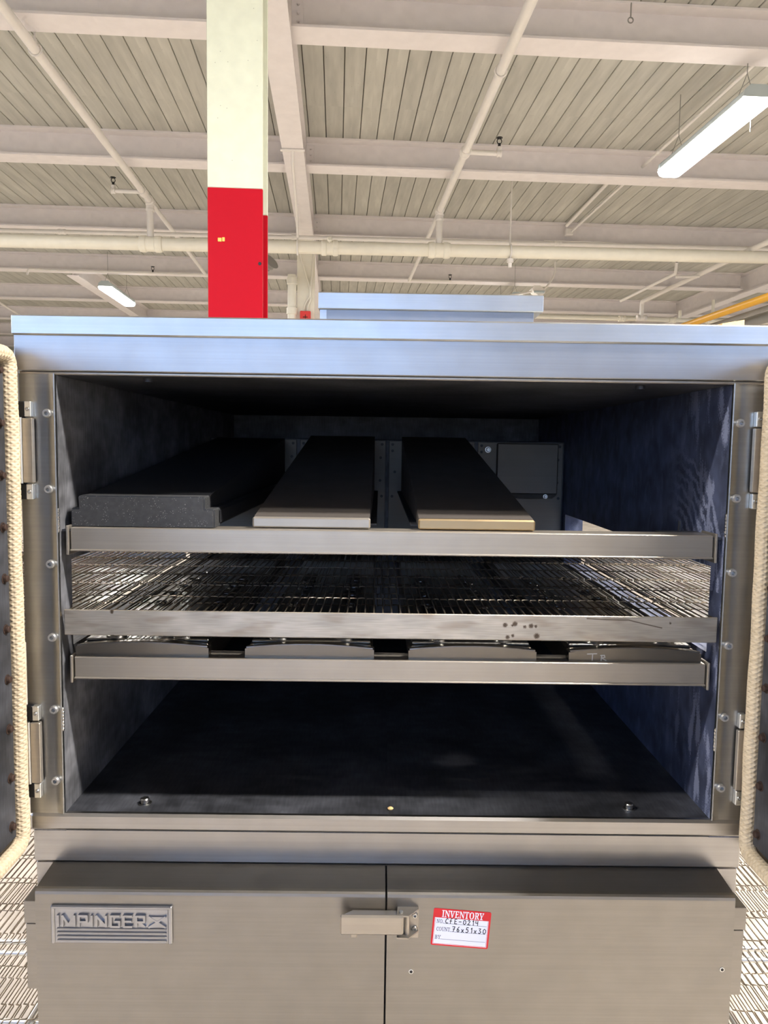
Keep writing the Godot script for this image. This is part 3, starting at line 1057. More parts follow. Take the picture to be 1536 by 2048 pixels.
# ------------------------------------------------------------------ air fingers
func build_fingers() -> void:
	# upper row: three fingers, the first one coated black
	var where := ["nearest the left wall", "second from the left", "third from the left"]
	for k in 3:
		var black := k == 0
		var xc: float = [-0.387, -0.127, 0.1315][k]
		var hw: float = [0.111, 0.092, 0.0915][k]
		var lb: String = ["black stepped air finger on the upper bar, nearest the left wall", "long upper air finger with steel grey front lip, beside the black one", "long upper air finger with tan front lip, beside the blank cover plate"][k]
		var f := thing("upper_air_finger", lb, "air finger", Vector3(xc, 1.372, -0.5), "upper air fingers")
		var yb := 1.3715
		var st := S()
		if black:
			# stepped end cap with rounded corners, lower box and upper box
			var cap := S()
			var xl := xc - hw
			var xr := xc + hw
			for lay in [[0.0, -0.060, -0.024], [0.0025, -0.024, -0.0205]]:
				var q: float = lay[0]
				prism(cap, PackedVector2Array([Vector2(xl + q, yb), Vector2(xr - q, yb), Vector2(xr - q, yb + 0.0265 - q), Vector2(xr - 0.002 - q, yb + 0.0285 - q), Vector2(xr - 0.0155 - q, yb + 0.0285 - q), Vector2(xr - 0.0155 - q, yb + 0.0455 - q), Vector2(xr - 0.0175 - q, yb + 0.0475 - q), Vector2(xl + 0.0145 + q, yb + 0.0475 - q), Vector2(xl + 0.0115 + q, yb + 0.0450 - q), Vector2(xl + 0.0115 + q, yb + 0.0285 - q), Vector2(xl + 0.003 + q, yb + 0.0285 - q), Vector2(xl + q, yb + 0.0255 - q)]), lay[1], lay[2])
			part(f, "end_cap", cap, M.chipped_black, "chipped black end cap")
			box(st, Vector3(xc - hw, yb, ZP + 0.006), Vector3(xc + hw, yb + 0.028, -0.05), 0.004)
			hull(st, [Vector3(xc - hw + 0.012, yb + 0.02, -0.05), Vector3(xc + hw - 0.016, yb + 0.02, -0.05), Vector3(xc + hw - 0.016, yb + 0.046, -0.05), Vector3(xc - hw + 0.012, yb + 0.046, -0.05)],
				[Vector3(xc - hw + 0.012, yb + 0.02, ZP + 0.005), Vector3(xc + hw - 0.016, yb + 0.02, ZP + 0.005), Vector3(xc + hw - 0.016, 1.520, ZP + 0.005), Vector3(xc - hw + 0.012, 1.520, ZP + 0.005)])
			part(f, "duct", st, M.black_coat)
		else:
			box(st, Vector3(xc - hw - 0.010, yb, ZP + 0.006), Vector3(xc + hw + 0.010, yb + 0.004, -0.075), 0.001)
			part(f, "base_flange", st, M.black_coat)
			var lip := S()
			box(lip, Vector3(xc - hw, yb, -0.042), Vector3(xc + hw, yb + 0.017, -0.030), 0.0025)
			part(f, "front_lip", lip, M.bar_steel if k == 1 else M.finger_tan)
			var du := S()
			hull(du, [Vector3(xc - hw + 0.001, yb + 0.004, -0.0425), Vector3(xc + hw - 0.001, yb + 0.004, -0.0425), Vector3(xc + hw - 0.001, yb + 0.0172, -0.0425), Vector3(xc - hw + 0.001, yb + 0.0172, -0.0425)],
				[Vector3(xc - hw + 0.001, yb + 0.004, ZP + 0.005), Vector3(xc + hw - 0.001, yb + 0.004, ZP + 0.005), Vector3(xc + hw - 0.001, 1.530, ZP + 0.005), Vector3(xc - hw + 0.001, 1.530, ZP + 0.005)])
			part(f, "duct", du, M.finger_top)
	# lower row: four fingers with jet plates on top
	var spots := [[-0.4938, -0.2864], [-0.2292, -0.0267], [0.0275, 0.2289], [0.2801, 0.4890]]
	var names := ["lower air finger against the left wall, first of four", "second of the four lower air fingers, counted from the left wall", "third of the four lower air fingers, counted from the left wall", "lower air finger with scratched chalk letters, against the right wall"]
	for k in 4:
		var xa: float = spots[k][0]
		var xb: float = spots[k][1]
		var f := thing("lower_air_finger", names[k], "air finger", Vector3((xa + xb) * 0.5, 1.16, -0.5), "lower air fingers")
		# front cap with an arched upper edge
		var poly := PackedVector2Array()
		poly.append(Vector2(xa, 1.140))
		poly.append(Vector2(xb, 1.140))
		for q in 13:
			var u := q / 12.0
			poly.append(Vector2(lerpf(xb, xa, u), 1.1835 + 0.0055 * sin(PI * u) - (0.002 if q == 0 or q == 12 else 0.0)))
		var cap := S()
		prism(cap, poly, -0.040, -0.020)
		var cp := part(f, "end_cap", cap, M.finger_steel)
		var rim := S()
		var rp: Array = []
		for q in 13: rp.append(Vector3(lerpf(xb - 0.002, xa + 0.002, q / 12.0), 1.1832 + 0.0055 * sin(PI * q / 12.0), -0.0225))
		tube(rim, rp, 0.0022, 6)
		part(cp, "rolled_edge", rim, M.jet_plate)
		var bd := S()
		box(bd, Vector3(xa + 0.003, 1.142, ZP + 0.006), Vector3(xb - 0.003, 1.184, -0.036), 0.003)
		part(f, "duct", bd, M.finger_steel)
		var pt := S()
		box(pt, Vector3(xa + 0.006, 1.184, ZP + 0.006), Vector3(xb - 0.006, 1.1885, -0.046), 0.0015)
		var jp := part(f, "jet_plate", pt, M.jet_plate)
		var ring := S()
		lathe(ring, [Vector2(0.0165, 0.0), Vector2(0.0150, 0.003), Vector2(0.0120, 0.0042), Vector2(0.0105, 0.003), Vector2(0.0102, 0.0004), Vector2(0.0, 0.0004)], 18)
		var rm := ring.commit()
		var hole := S()
		lathe(hole, [Vector2(0.0101, 0.0), Vector2(0.0101, 0.0009), Vector2(0.0, 0.0009)], 18)
		var hm := hole.commit()
		for r in 8:
			for c in [0.24, 0.76]:
				var at := Transform3D(Basis(), Vector3(lerpf(xa, xb, c), 1.1885, -0.062 - 0.085 * r))
				put(jp, "jet_ring", rm, M.jet_plate, at)
				put(jp, "jet_hole", hm, M.black, at)
		if k == 3:
			var sc := S()
			var o := Transform3D(Basis(), Vector3(0.309, 1.1690, -0.020))
			strokes(sc, [[Vector2(0, 0.0105), Vector2(0.015, 0.0112)], [Vector2(0.0085, 0.0108), Vector2(0.0080, 0.0)], [Vector2(0.023, 0.009), Vector2(0.022, 0.0)], [Vector2(0.021, 0.0085), Vector2(0.027, 0.0088), Vector2(0.028, 0.0055), Vector2(0.023, 0.0045), Vector2(0.030, 0.0002)]], 0.0016, 0.0004, o)
			part(cp, "chalk_letters", sc, M.chalk)


# ------------------------------------------------------------------ lower oven
func build_lower_oven() -> void:
	var t := thing("lower_oven", "closed lower oven deck with two plain grey doors and a raised nameplate", "oven", Vector3(0, 0.0, -0.7))
	part(t, "body", bx(Vector3(-0.560, 0.14, -1.42), Vector3(0.560, 0.8355, -0.010), 0.002), M.front_steel)
	for x in [-0.48, 0.48]:
		for z in [-0.12, -1.3]:
			part(t, "leg", rod([Vector3(x, 0.0, z), Vector3(x, 0.15, z)], 0.03, 14), M.bar_steel)
	var zd := 0.058
	var prof := func(x0: float, x1: float) -> SurfaceTool:
		var p := PackedVector2Array([Vector2(-0.009, 0.8362), Vector2(0.050, 0.8306), Vector2(0.0545, 0.8294), Vector2(0.0572, 0.8268), Vector2(zd, 0.8225), Vector2(zd, 0.18), Vector2(-0.009, 0.18)])
		var st := S()
		prism(st, p, x0, x1, Transform3D(Basis(Vector3(0, 0, 1), Vector3(0, 1, 0), Vector3(1, 0, 0)), Vector3.ZERO))
		return st
	var dl := part(t, "door", prof.call(-0.5315, -0.0045), M.door_steel)
	var dr := part(t, "door", prof.call(-0.0015, 0.5255), M.door_steel)
	part(t, "seam_strip", bx(Vector3(-0.006, 0.18, -0.008), Vector3(0.0, 0.822, 0.030)), M.black)
	for h in [[0.0363, 0.7048], [0.5108, 0.7126]]:
		var ho := S()
		lathe(ho, [Vector2(0.0036, 0.0), Vector2(0.0036, 0.0006), Vector2(0.0024, 0.0008)], 14, facing(Vector3(h[0], h[1], zd), Vector3(0, 0, 1)))
		part(dr, "hole_rim", ho, M.zinc)
		var hd := S()
		lathe(hd, [Vector2(0.0024, 0.0), Vector2(0.0024, 0.0009), Vector2(0.0, 0.0009)], 14, facing(Vector3(h[0], h[1], zd), Vector3(0, 0, 1)))
		part(dr, "screw_hole", hd, M.black)
	nameplate(dl, zd)
	latch(t, zd)
	inventory_label(zd)
	for s in [-1, 1]:
		var hb := S()
		var xa: float = s * 0.5345
		var xb: float = s * (0.5605 if s < 0 else 0.5560)
		box(hb, Vector3(minf(xa, xb), 0.760, -0.006), Vector3(maxf(xa, xb), 0.797, 0.034), 0.001)
		box(hb, Vector3(minf(xa, xb - s * 0.002), 0.652, -0.006), Vector3(maxf(xa, xb - s * 0.002), 0.759, 0.033), 0.001)
		part(t, "door_hinge", hb, M.door_steel)


func nameplate(door: Node3D, zd: float) -> void:
	var st := S()
	var a := Vector2(-0.5070, 0.7470)
	var b := Vector2(-0.3250, 0.8070)
	box(st, Vector3(a.x, a.y, zd), Vector3(b.x, b.y, zd + 0.0020), 0.0008)
	# raised rim on three sides
	box(st, Vector3(a.x, b.y - 0.0055, zd), Vector3(b.x, b.y, zd + 0.0048), 0.0016)
	box(st, Vector3(a.x, a.y, zd), Vector3(a.x + 0.0055, b.y - 0.002, zd + 0.0048), 0.0016)
	box(st, Vector3(b.x - 0.0065, a.y, zd), Vector3(b.x, b.y - 0.002, zd + 0.0048), 0.0016)
	for k in 4:
		var y := a.y + 0.003 + 0.0062 * k
		box(st, Vector3(a.x + 0.0085, y, zd), Vector3(b.x - 0.0085, y + 0.0034, zd + 0.0042), 0.001)
	var p := part(door, "nameplate", st, M.plate_cast, "raised cast metal nameplate")
	var y0 := 0.7755
	var h := 0.0165
	# wide upright letters, drawn as strokes
	var letters := {
		"I": [[Vector2(0.5, 0), Vector2(0.5, 1)]],
		"M": [[Vector2(0.05, 0), Vector2(0.05, 1), Vector2(0.5, 0.15), Vector2(0.95, 1), Vector2(0.95, 0)]],
		"P": [[Vector2(0.1, 0), Vector2(0.1, 1), Vector2(0.9, 1), Vector2(0.9, 0.42), Vector2(0.1, 0.42)]],
		"N": [[Vector2(0.08, 0), Vector2(0.08, 1), Vector2(0.92, 0), Vector2(0.92, 1)]],
		"G": [[Vector2(0.92, 1), Vector2(0.1, 1), Vector2(0.1, 0), Vector2(0.92, 0), Vector2(0.92, 0.48), Vector2(0.5, 0.48)]],
		"E": [[Vector2(0.92, 1), Vector2(0.1, 1), Vector2(0.1, 0), Vector2(0.92, 0)], [Vector2(0.1, 0.5), Vector2(0.85, 0.5)]],
		"R": [[Vector2(0.1, 0), Vector2(0.1, 1), Vector2(0.9, 1), Vector2(0.9, 0.45), Vector2(0.1, 0.45)], [Vector2(0.45, 0.45), Vector2(0.92, 0)]],
	}
	var word := "IMPINGER"
	var widths := {"I": 0.0028, "M": 0.0198, "P": 0.0150, "N": 0.0172, "G": 0.0152, "E": 0.0142, "R": 0.0152}
	var x := a.x + 0.0100
	for ch in word:
		var lines: Array = []
		for l in letters[ch]:
			var q: Array = []
			for v in l: q.append(Vector2(x + v.x * widths[ch], y0 + v.y * h))
			lines.append(q)
		var ls := S()
		strokes(ls, lines, 0.0032, 0.0036, Transform3D(Basis(), Vector3(0, 0, zd + 0.0018)))
		part(p, "letter", ls, M.plate_cast)
		x += widths[ch] + 0.0043
	# hourglass emblem
	var em := S()
	var ex := b.x - 0.0345
	for tr in [[Vector2(0, h), Vector2(0.0245, h), Vector2(0.0122, h * 0.55)], [Vector2(0, 0), Vector2(0.0122, h * 0.45), Vector2(0.0245, 0)]]:
		var q := PackedVector2Array()
		for v in tr: q.append(v + Vector2(ex, y0 - 0.001))
		prism(em, q, zd + 0.0018, zd + 0.0046)
	strokes(em, [[Vector2(ex, y0 + h - 0.001), Vector2(ex + 0.0245, y0 - 0.001)], [Vector2(ex, y0 - 0.001), Vector2(ex + 0.0245, y0 + h - 0.001)]], 0.0028, 0.0032, Transform3D(Basis(), Vector3(0, 0, zd + 0.0018)))
	part(p, "emblem", em, M.plate_cast)


func latch(t: Node3D, zd: float) -> void:
	var st := S()
	# lever: folded channel with a rounded left end
	box(st, Vector3(-0.0715, 0.7790, zd + 0.019), Vector3(0.0225, 0.8095, zd + 0.026), 0.0026)
	hull(st, [Vector3(-0.0690, 0.8065, zd + 0.0235), Vector3(0.0215, 0.8065, zd + 0.0235), Vector3(0.0215, 0.8090, zd + 0.0235), Vector3(-0.0690, 0.8090, zd + 0.0235)],
		[Vector3(-0.0530, 0.8015, zd + 0.002), Vector3(0.0210, 0.8015, zd + 0.002), Vector3(0.0210, 0.8036, zd + 0.002), Vector3(-0.0530, 0.8036, zd + 0.002)])
	box(st, Vector3(-0.0560, 0.7720, zd), Vector3(-0.0460, 0.8020, zd + 0.021), 0.001)
	var l := part(t, "latch", st, M.bar_steel)
	var bk := S()
	box(bk, Vector3(0.0140, 0.7600, zd), Vector3(0.0465, 0.8062, zd + 0.0020), 0.0008)
	for e in [[0.8062, 0.8084], [0.7715, 0.7737]]:
		var q := PackedVector2Array([Vector2(0.0130, 0.0215), Vector2(0.0300, 0.0225), Vector2(0.0455, 0.0050), Vector2(0.0455, 0.0), Vector2(0.0140, 0.0)])
		prism(bk, q, e[0], e[1], Transform3D(Basis(Vector3(1, 0, 0), Vector3(0, 0, 1), Vector3(0, 1, 0)), Vector3(0, 0, zd)))
	part(l, "keeper", bk, M.bar_steel)
	var pin := S()
	tube(pin, [Vector3(0.0285, 0.7730, zd + 0.013), Vector3(0.0285, 0.8065, zd + 0.013)], 0.0036, 12)
	part(l, "pin", pin, M.bar_steel)
	part(l, "rivet", rod([Vector3(0.0190, 0.8075, zd + 0.014), Vector3(0.0190, 0.8105, zd + 0.014)], 0.003, 10), M.zinc)
	var bm := bolt_mesh(0.0044, 0.0030)
	put(l, "screw", bm, M.bolt_steel, Transform3D(Basis(), Vector3(0.0405, 0.7965, zd + 0.002)))
	put(l, "screw", bm, M.bolt_steel, Transform3D(Basis(), Vector3(0.0405, 0.7755, zd + 0.002)))


func inventory_label(zd: float) -> void:
	var t := Node3D.new()
	t.name = numbered("inventory_label")
	add_child(t)
	tag(t, "small red and white inventory sticker on the right lower door", "sticker")
	t.transform = Transform3D(Basis(Vector3(0, 0, 1), -0.074), Vector3(0.1107, 0.7746, zd + 0.0001))
	var w := 0.0437
	var h := 0.0293
	var card := S()
	prism(card, rrect(-w, -h, w, h, 0.0025), 0.0, 0.0004)
	part(t, "card", card, M.label_red)
	var wf := S()
	prism(wf, rrect(-w + 0.0028, -h + 0.0022, w - 0.0028, 0.0150, 0.0004), 0.0004, 0.0005)
	part(t, "white_edge", wf, M.label_white)
	var rd := S()
	for q in [[-w + 0.0034, -h + 0.0028, w - 0.0034, -h + 0.0033], [-w + 0.0034, -h + 0.0028, -w + 0.0039, 0.0146], [w - 0.0039, -h + 0.0028, w - 0.0034, 0.0146]]:
		prism(rd, PackedVector2Array([Vector2(q[0], q[1]), Vector2(q[2], q[1]), Vector2(q[2], q[3]), Vector2(q[0], q[3])]), 0.0005, 0.00056)
	part(t, "red_line", rd, M.label_red)
	var d := 0.0003
	text(t, "heading", "INVENTORY", 0.0148, 0.70, d, Transform3D(Basis(), Vector3(0.001, 0.0215, 0.0005)), M.label_white, true, true)
	var ink := [["NO.", -0.0325, 0.0093, 0.74], ["COUNT", -0.0268, -0.0030, 0.74], ["BY", -0.0340, -0.0160, 0.86]]
	for k in ink: text(t, "printed_word", k[0], 0.0082, k[3], d, Transform3D(Basis(), Vector3(k[1], k[2], 0.00055)), M.ink_blue, true, false)
	var ln := S()
	for q in [[-0.0275, 0.0385, 0.0062], [-0.0165, 0.0385, -0.0062], [-0.0300, 0.0385, -0.0190]]:
		prism(ln, PackedVector2Array([Vector2(q[0], q[2]), Vector2(q[1], q[2]), Vector2(q[1], q[2] + 0.0004), Vector2(q[0], q[2] + 0.0004)]), 0.0005, 0.0006)
	part(t, "ruled_line", ln, M.ink_blue)
	# handwriting
	var hw := S()
	var V := func(a: Array) -> Array:
		var o: Array = []
		for i in range(0, a.size(), 2): o.append(Vector2(a[i], a[i + 1]))
		return o
	var g := {
		"C": [[0.8, 0.85, 0.5, 1.0, 0.15, 0.7, 0.05, 0.35, 0.3, 0.02, 0.8, 0.12]],
		"F": [[0.75, 1.05, 0.35, 1.0, 0.2, 0.6, 0.2, 0.0], [0.0, 0.5, 0.6, 0.55]],
		"E": [[0.75, 1.0, 0.15, 0.98, 0.15, 0.02, 0.8, 0.05], [0.15, 0.5, 0.65, 0.52]],
		"-": [[0.1, 0.5, 0.8, 0.52]],
		"0": [[0.5, 0.95, 0.15, 0.75, 0.1, 0.25, 0.45, 0.0, 0.85, 0.25, 0.85, 0.7, 0.5, 0.95]],
		"2": [[0.15, 0.75, 0.45, 1.0, 0.75, 0.75, 0.5, 0.4, 0.1, 0.02, 0.85, 0.05]],
		"1": [[0.25, 0.75, 0.5, 1.0, 0.5, 0.0]],
		"4": [[0.15, 1.0, 0.15, 0.5, 0.8, 0.5], [0.75, 1.0, 0.75, 0.0]],
		"7": [[0.1, 0.95, 0.8, 0.98, 0.4, 0.0], [0.25, 0.5, 0.75, 0.52]],
		"6": [[0.7, 1.0, 0.25, 0.6, 0.15, 0.2, 0.5, 0.0, 0.8, 0.25, 0.55, 0.5, 0.2, 0.35]],
		"x": [[0.15, 0.55, 0.75, 0.0], [0.75, 0.55, 0.15, 0.0]],
		"5": [[0.8, 1.0, 0.3, 0.98, 0.2, 0.55, 0.6, 0.6, 0.8, 0.3, 0.5, 0.02, 0.1, 0.1]],
		"3": [[0.15, 0.95, 0.7, 0.95, 0.4, 0.6, 0.8, 0.35, 0.5, 0.0, 0.1, 0.1]],
	}
	for row in [["CFE-0214", -0.0245, 0.0068, 0.0058, 0.0078], ["76x51x30", -0.0135, -0.0056, 0.0060, 0.0082]]:
		var x: float = row[1]
		for ch in row[0]:
			for l in g[ch]:
				var pts: Array = []
				for v in V.call(l): pts.append(Vector2(x + v.x * row[3] * 0.86, row[2] + v.y * row[4]))
				strokes(hw, [pts], 0.0011, 0.0001, Transform3D(Basis(), Vector3(0, 0, 0.0006)))
			x += row[3] * (1.15 if ch != "1" else 0.9)
	part(t, "handwriting", hw, M.ink_black)


func rrect(x0: float, y0: float, x1: float, y1: float, r: float) -> PackedVector2Array:
	var p := PackedVector2Array()
	for c in [[x1 - r, y1 - r, 0.0], [x0 + r, y1 - r, PI / 2], [x0 + r, y0 + r, PI], [x1 - r, y0 + r, PI * 1.5]]:
		for k in 5: p.append(Vector2(c[0], c[1]) + Vector2.from_angle(c[2] + PI / 2 * k / 4.0) * r)
	return p


func build_lower_conveyor() -> void:
	var t := thing("lower_conveyor", "wire belt conveyor sticking out on both sides of the lower oven", "conveyor", Vector3(0, 0.44, -0.45))
	var pitch := 0.0142
	var m := strand_mesh(-0.01, -0.84, 8, pitch, 0.0013)
	for s in [-1, 1]:
		for k in 30:
			var x: float = s * (0.575 + pitch * k) - (pitch * 0.8 if s > 0 else 0.0)
			put(t, "belt_wire", m, M.wire, Transform3D(Basis(), Vector3(x, 0.480 + rng.randf_range(-0.0008, 0.0008), 0)))
			put(t, "return_wire", m, M.wire, Transform3D(Basis(), Vector3(x + 0.005, 0.436 + rng.randf_range(-0.001, 0.001), 0.012)))
		var xa: float = s * 0.562
		var xb: float = s * 1.03
		for z in [0.0, -0.85]:
			part(t, "side_rail", bx(Vector3(minf(xa, xb), 0.440, z - 0.003), Vector3(maxf(xa, xb), 0.484, z), 0.001), M.bar_steel)
		for z in [-0.145, -0.33, -0.365]:
			part(t, "cross_bar", rod([Vector3(xa, 0.452, z), Vector3(xb, 0.452, z)], 0.0058, 10), M.zinc)
		part(t, "slide_bar", rod([Vector3(s * 0.64, 0.462, -0.02), Vector3(s * 0.64, 0.462, -0.84)], 0.005, 10), M.zinc)
		part(t, "end_shaft", rod([Vector3(s * 1.03, 0.458, -0.85), Vector3(s * 1.03, 0.458, 0.0)], 0.020, 14), M.bar_steel)
	# drive gear on the left
	var sh := S()
	tube(sh, [Vector3(-0.78, 0.452, -0.86), Vector3(-0.78, 0.452, -0.56)], 0.018, 14)
	tube(sh, [Vector3(-0.78, 0.452, -0.66), Vector3(-0.78, 0.452, -0.64)], 0.030, 16)
	part(t, "drive_shaft", sh, M.bar_steel)


# ------------------------------------------------------------------ on top of the oven
func build_on_top() -> void:
	var z := -0.25
	var t := thing("vent_box", "shallow galvanized metal box with lid on top of the oven", "metal box", Vector3(0.065, 1.687, -0.42))
	part(t, "body", bx(Vector3(-0.1335, 1.687, -0.60), Vector3(0.2545, 1.750, z), 0.001), M.galvanized)
	var ld := S()
	box(ld, Vector3(-0.1365, 1.7465, -0.61), Vector3(0.2705, 1.7765, z + 0.006), 0.0015)
	part(t, "lid", ld, M.lid_steel)
	part(t, "corner_fold", bx(Vector3(-0.1335, 1.687, z), Vector3(-0.1215, 1.746, z + 0.0012)), M.lid_steel)
	var bm := hex_mesh(0.0042, 0.005)
	for x in [0.065, 0.236]: put(t, "screw", bm, M.zinc, facing(Vector3(x, 1.7195, z), Vector3(0, 0, 1)))
	var h := S()
	lathe(h, [Vector2(0.003, 0.0), Vector2(0.003, 0.0006), Vector2(0, 0.0006)], 10, facing(Vector3(-0.112, 1.7205, z), Vector3(0, 0, 1)))
	part(t, "hole", h, M.black)
	var f := thing("foam_scrap", "small tan foam scrap lying on the oven lid near its right end", "scrap", Vector3(0.525, 1.687, -0.04))
	var fs := S()
	hull(fs, [Vector3(0.500, 1.687, -0.030), Vector3(0.533, 1.687, -0.028), Vector3(0.5345, 1.7015, -0.032), Vector3(0.5015, 1.6960, -0.034)], [Vector3(0.502, 1.687, -0.065), Vector3(0.535, 1.687, -0.062), Vector3(0.5325, 1.7025, -0.060), Vector3(0.505, 1.6980, -0.058)])
	part(f, "foam", fs, M.foam)


# ------------------------------------------------------------------ pipes under the ceiling
func collar(p: Node3D, n: String, at: Vector3, dir: Vector3, r: float, h: float, m: Material) -> void:
	var st := S()
	lathe(st, [Vector2(0.0, -h), Vector2(r * 0.92, -h), Vector2(r, -h * 0.8), Vector2(r, -h * 0.45), Vector2(r * 0.9, -h * 0.35), Vector2(r * 0.9, h * 0.35), Vector2(r, h * 0.45), Vector2(r, h * 0.8), Vector2(r * 0.92, h), Vector2(0.0, h)], 18, facing(at, dir))
	part(p, n, st, m)


# Upright sprinkler head standing on a pipe end.
func sprinkler(p: Node3D, at: Vector3) -> void:
	var st := S()
	lathe(st, [Vector2(0.012, 0.0), Vector2(0.012, 0.022), Vector2(0.008, 0.024), Vector2(0.008, 0.034)], 10, Transform3D(Basis(), at))
	lathe(st, [Vector2(0.0, 0.078), Vector2(0.026, 0.074), Vector2(0.026, 0.078), Vector2(0.0, 0.082)], 12, Transform3D(Basis(), at))
	for s in [-1, 1]: tube(st, rounded([at + Vector3(s * 0.008, 0.026, 0), at + Vector3(s * 0.022, 0.05, 0), at + Vector3(s * 0.004, 0.078, 0)], 0.015, 4), 0.0035, 6)
	part(p, "sprinkler_head", st, M.black)


func pipe(n: String, label: String, pts: Array, r: float, m: Material, bend := 0.0, group := "pipes under the ceiling") -> Node3D:
	var t := thing(n, label, "pipe", pts[0], group, hall)
	part(t, "tube", rod(rounded(pts, bend) if bend > 0.0 else pts, r, 16 if r > 0.03 else 10), m)
	return t


func build_pipes() -> void:
	var X := Vector3(1, 0, 0)
	var Y := Vector3(0, 1, 0)
	var Z := Vector3(0, 0, 1)
	# big main crossing the view
	var zm := -7.75
	var ym := func(x: float) -> float: return 3.4865 + 0.0088 * x
	var mn := pipe("main_pipe", "thick cream main pipe crossing the whole view above the oven", [Vector3(-12.9, ym.call(-12.9), zm), Vector3(12.9, ym.call(12.9), zm)], 0.063, M.pipe_cream)
	for x in [-1.845, 1.018]: collar(mn, "tee_fitting", Vector3(x, ym.call(x), zm), X, 0.080, 0.11, M.pipe_cream)
	collar(mn, "coupling", Vector3(-0.085, ym.call(-0.085), zm), X, 0.078, 0.085, M.pipe_cream)
	var kn := S()
	lathe(kn, [Vector2(0.012, 0.0), Vector2(0.012, 0.03), Vector2(0.026, 0.034), Vector2(0.026, 0.052), Vector2(0.018, 0.06), Vector2(0, 0.06)], 14, facing(Vector3(-0.085, ym.call(-0.085) + 0.045, zm + 0.055), Vector3(0, 0.3, 1)))
	part(mn, "plug", kn, M.pipe_cream)
	for x in [-0.405, 1.745]:
		var yy: float = ym.call(x)
		var hg := S()
		var ring: Array = []
		for k in 13: ring.append(Vector3(x, yy + 0.072 * cos(PI + TAU * k / 12.0), zm + 0.072 * sin(PI + TAU * k / 12.0)))
		tube(hg, ring, 0.009, 6, 0.0, true)
		tube(hg, [Vector3(x, yy + 0.07, zm), Vector3(x, CEIL if x > 0 else 3.90, zm)], 0.009, 6)
		if x > 0: lathe(hg, [Vector2(0.0, -0.165), Vector2(0.018, -0.16), Vector2(0.020, -0.115), Vector2(0.034, -0.11), Vector2(0.034, -0.075), Vector2(0.0, -0.068)], 12, Transform3D(Basis(), Vector3(x, yy, zm + 0.02)))
		part(mn, "hanger", hg, M.pipe_white)
	# two sprinkler branches dropping onto the main
	for s in [-1, 1]:
		var x: float = -1.850 if s < 0 else 1.017
		var y := 3.882
		var lbl := "white sprinkler branch pipe running back at %s with a drop to the main" % ("left" if s < 0 else "right of centre")
		var t := pipe("sprinkler_branch", lbl, [Vector3(x, y, 4.0), Vector3(x, y, zm)], 0.031, M.pipe_white, 0.0, "sprinkler branches")
		part(t, "drop", rod([Vector3(x, y, zm), Vector3(x, ym.call(x) + 0.055, zm)], 0.033, 14), M.pipe_white)
		collar(t, "elbow", Vector3(x, y, zm), Z, 0.044, 0.055, M.pipe_white)
		collar(t, "elbow", Vector3(x, y - 0.06, zm), Y, 0.044, 0.04, M.pipe_white)
		part(t, "far_run", rod([Vector3(x, y, zm - 0.03), Vector3(x, y, -10.92)], 0.024, 12), M.pipe_white)
		var za: float = -7.48 if s < 0 else -6.23
		var xe: float = x + s * 0.275
		collar(t, "tee_fitting", Vector3(x, y, za), Z, 0.043, 0.05, M.pipe_white)
		part(t, "arm", rod(rounded([Vector3(x, y, za), Vector3(xe, y, za), Vector3(xe, y + 0.05, za)], 0.03), 0.020, 10), M.pipe_white)
		collar(t, "elbow", Vector3(xe, y, za), X, 0.029, 0.02, M.pipe_white)
		sprinkler(t, Vector3(xe, y + 0.045, za))
		for q in [[-4.92]]:
			var hg := S()
			var ring: Array = []
			for k in 13: ring.append(Vector3(x + 0.037 * sin(TAU * k / 12.0), y + 0.037 * cos(TAU * k / 12.0), q[0]))
			tube(hg, ring, 0.007, 6, 0.0, true)
			tube(hg, [Vector3(x, y + 0.036, q[0]), Vector3(x, CEIL, q[0])], 0.006, 6)
			lathe(hg, [Vector2(0.0, 0.03), Vector2(0.013, 0.035), Vector2(0.013, 0.06), Vector2(0.0, 0.066)], 8, Transform3D(Basis(), Vector3(x, y, q[0])))
			part(t, "hanger", hg, M.pipe_white)
		if s < 0:
			part(t, "cross_run", rod(rounded([Vector3(x, y, -10.92), Vector3(-4.0, y, -10.92), Vector3(-4.27, y + 0.01, -10.92), Vector3(-4.29, y - 0.07, -10.92)], 0.05), 0.016, 10), M.pipe_white)
			sprinkler(t, Vector3(-2.58, y + 0.012, -10.92))
		else:
			part(t, "arm", rod([Vector3(x, y, -10.90), Vector3(1.62, y, -10.90)], 0.016, 10), M.pipe_white)
			sprinkler(t, Vector3(1.60, y + 0.012, -10.90))
	# thinner conduit just above and behind the main
	var cd := pipe("cross_conduit", "thin cream conduit running just above the thick main pipe", [Vector3(-12.9, 3.64, -8.32), Vector3(12.9, 3.83, -8.32)], 0.021, M.pipe_white)
	for x in [-2.9, -0.46, 2.4]: collar(cd, "coupling", Vector3(x, 3.735 + 0.00736 * x, -8.32), X, 0.028, 0.04, M.pipe_white)
	# conduits under the boards at right
	var c1 := pipe("ceiling_conduit", "thin white conduit along the ceiling above the large strip lamp", [Vector3(2.77, 4.09, 3.0), Vector3(2.77, 4.09, -9.1)], 0.013, M.pipe_white)
	for z in [-5.0, -6.6]: collar(c1, "coupling", Vector3(2.77, 4.09, z), Z, 0.019, 0.03, M.pipe_white)
	pipe("ceiling_conduit", "short flat conduit on the boards left of the large strip lamp", [Vector3(2.66, 4.16, -6.98), Vector3(2.70, 4.15, -9.0)], 0.020, M.pipe_white)
	var jb := thing("junction_box", "small white junction box with cross straps where the two conduits meet", "junction box", Vector3(2.74, 4.07, -9.0), "", hall)
	part(jb, "box", bx(Vector3(2.70, 4.05, -9.09), Vector3(2.79, 4.13, -9.02), 0.006), M.pipe_white)
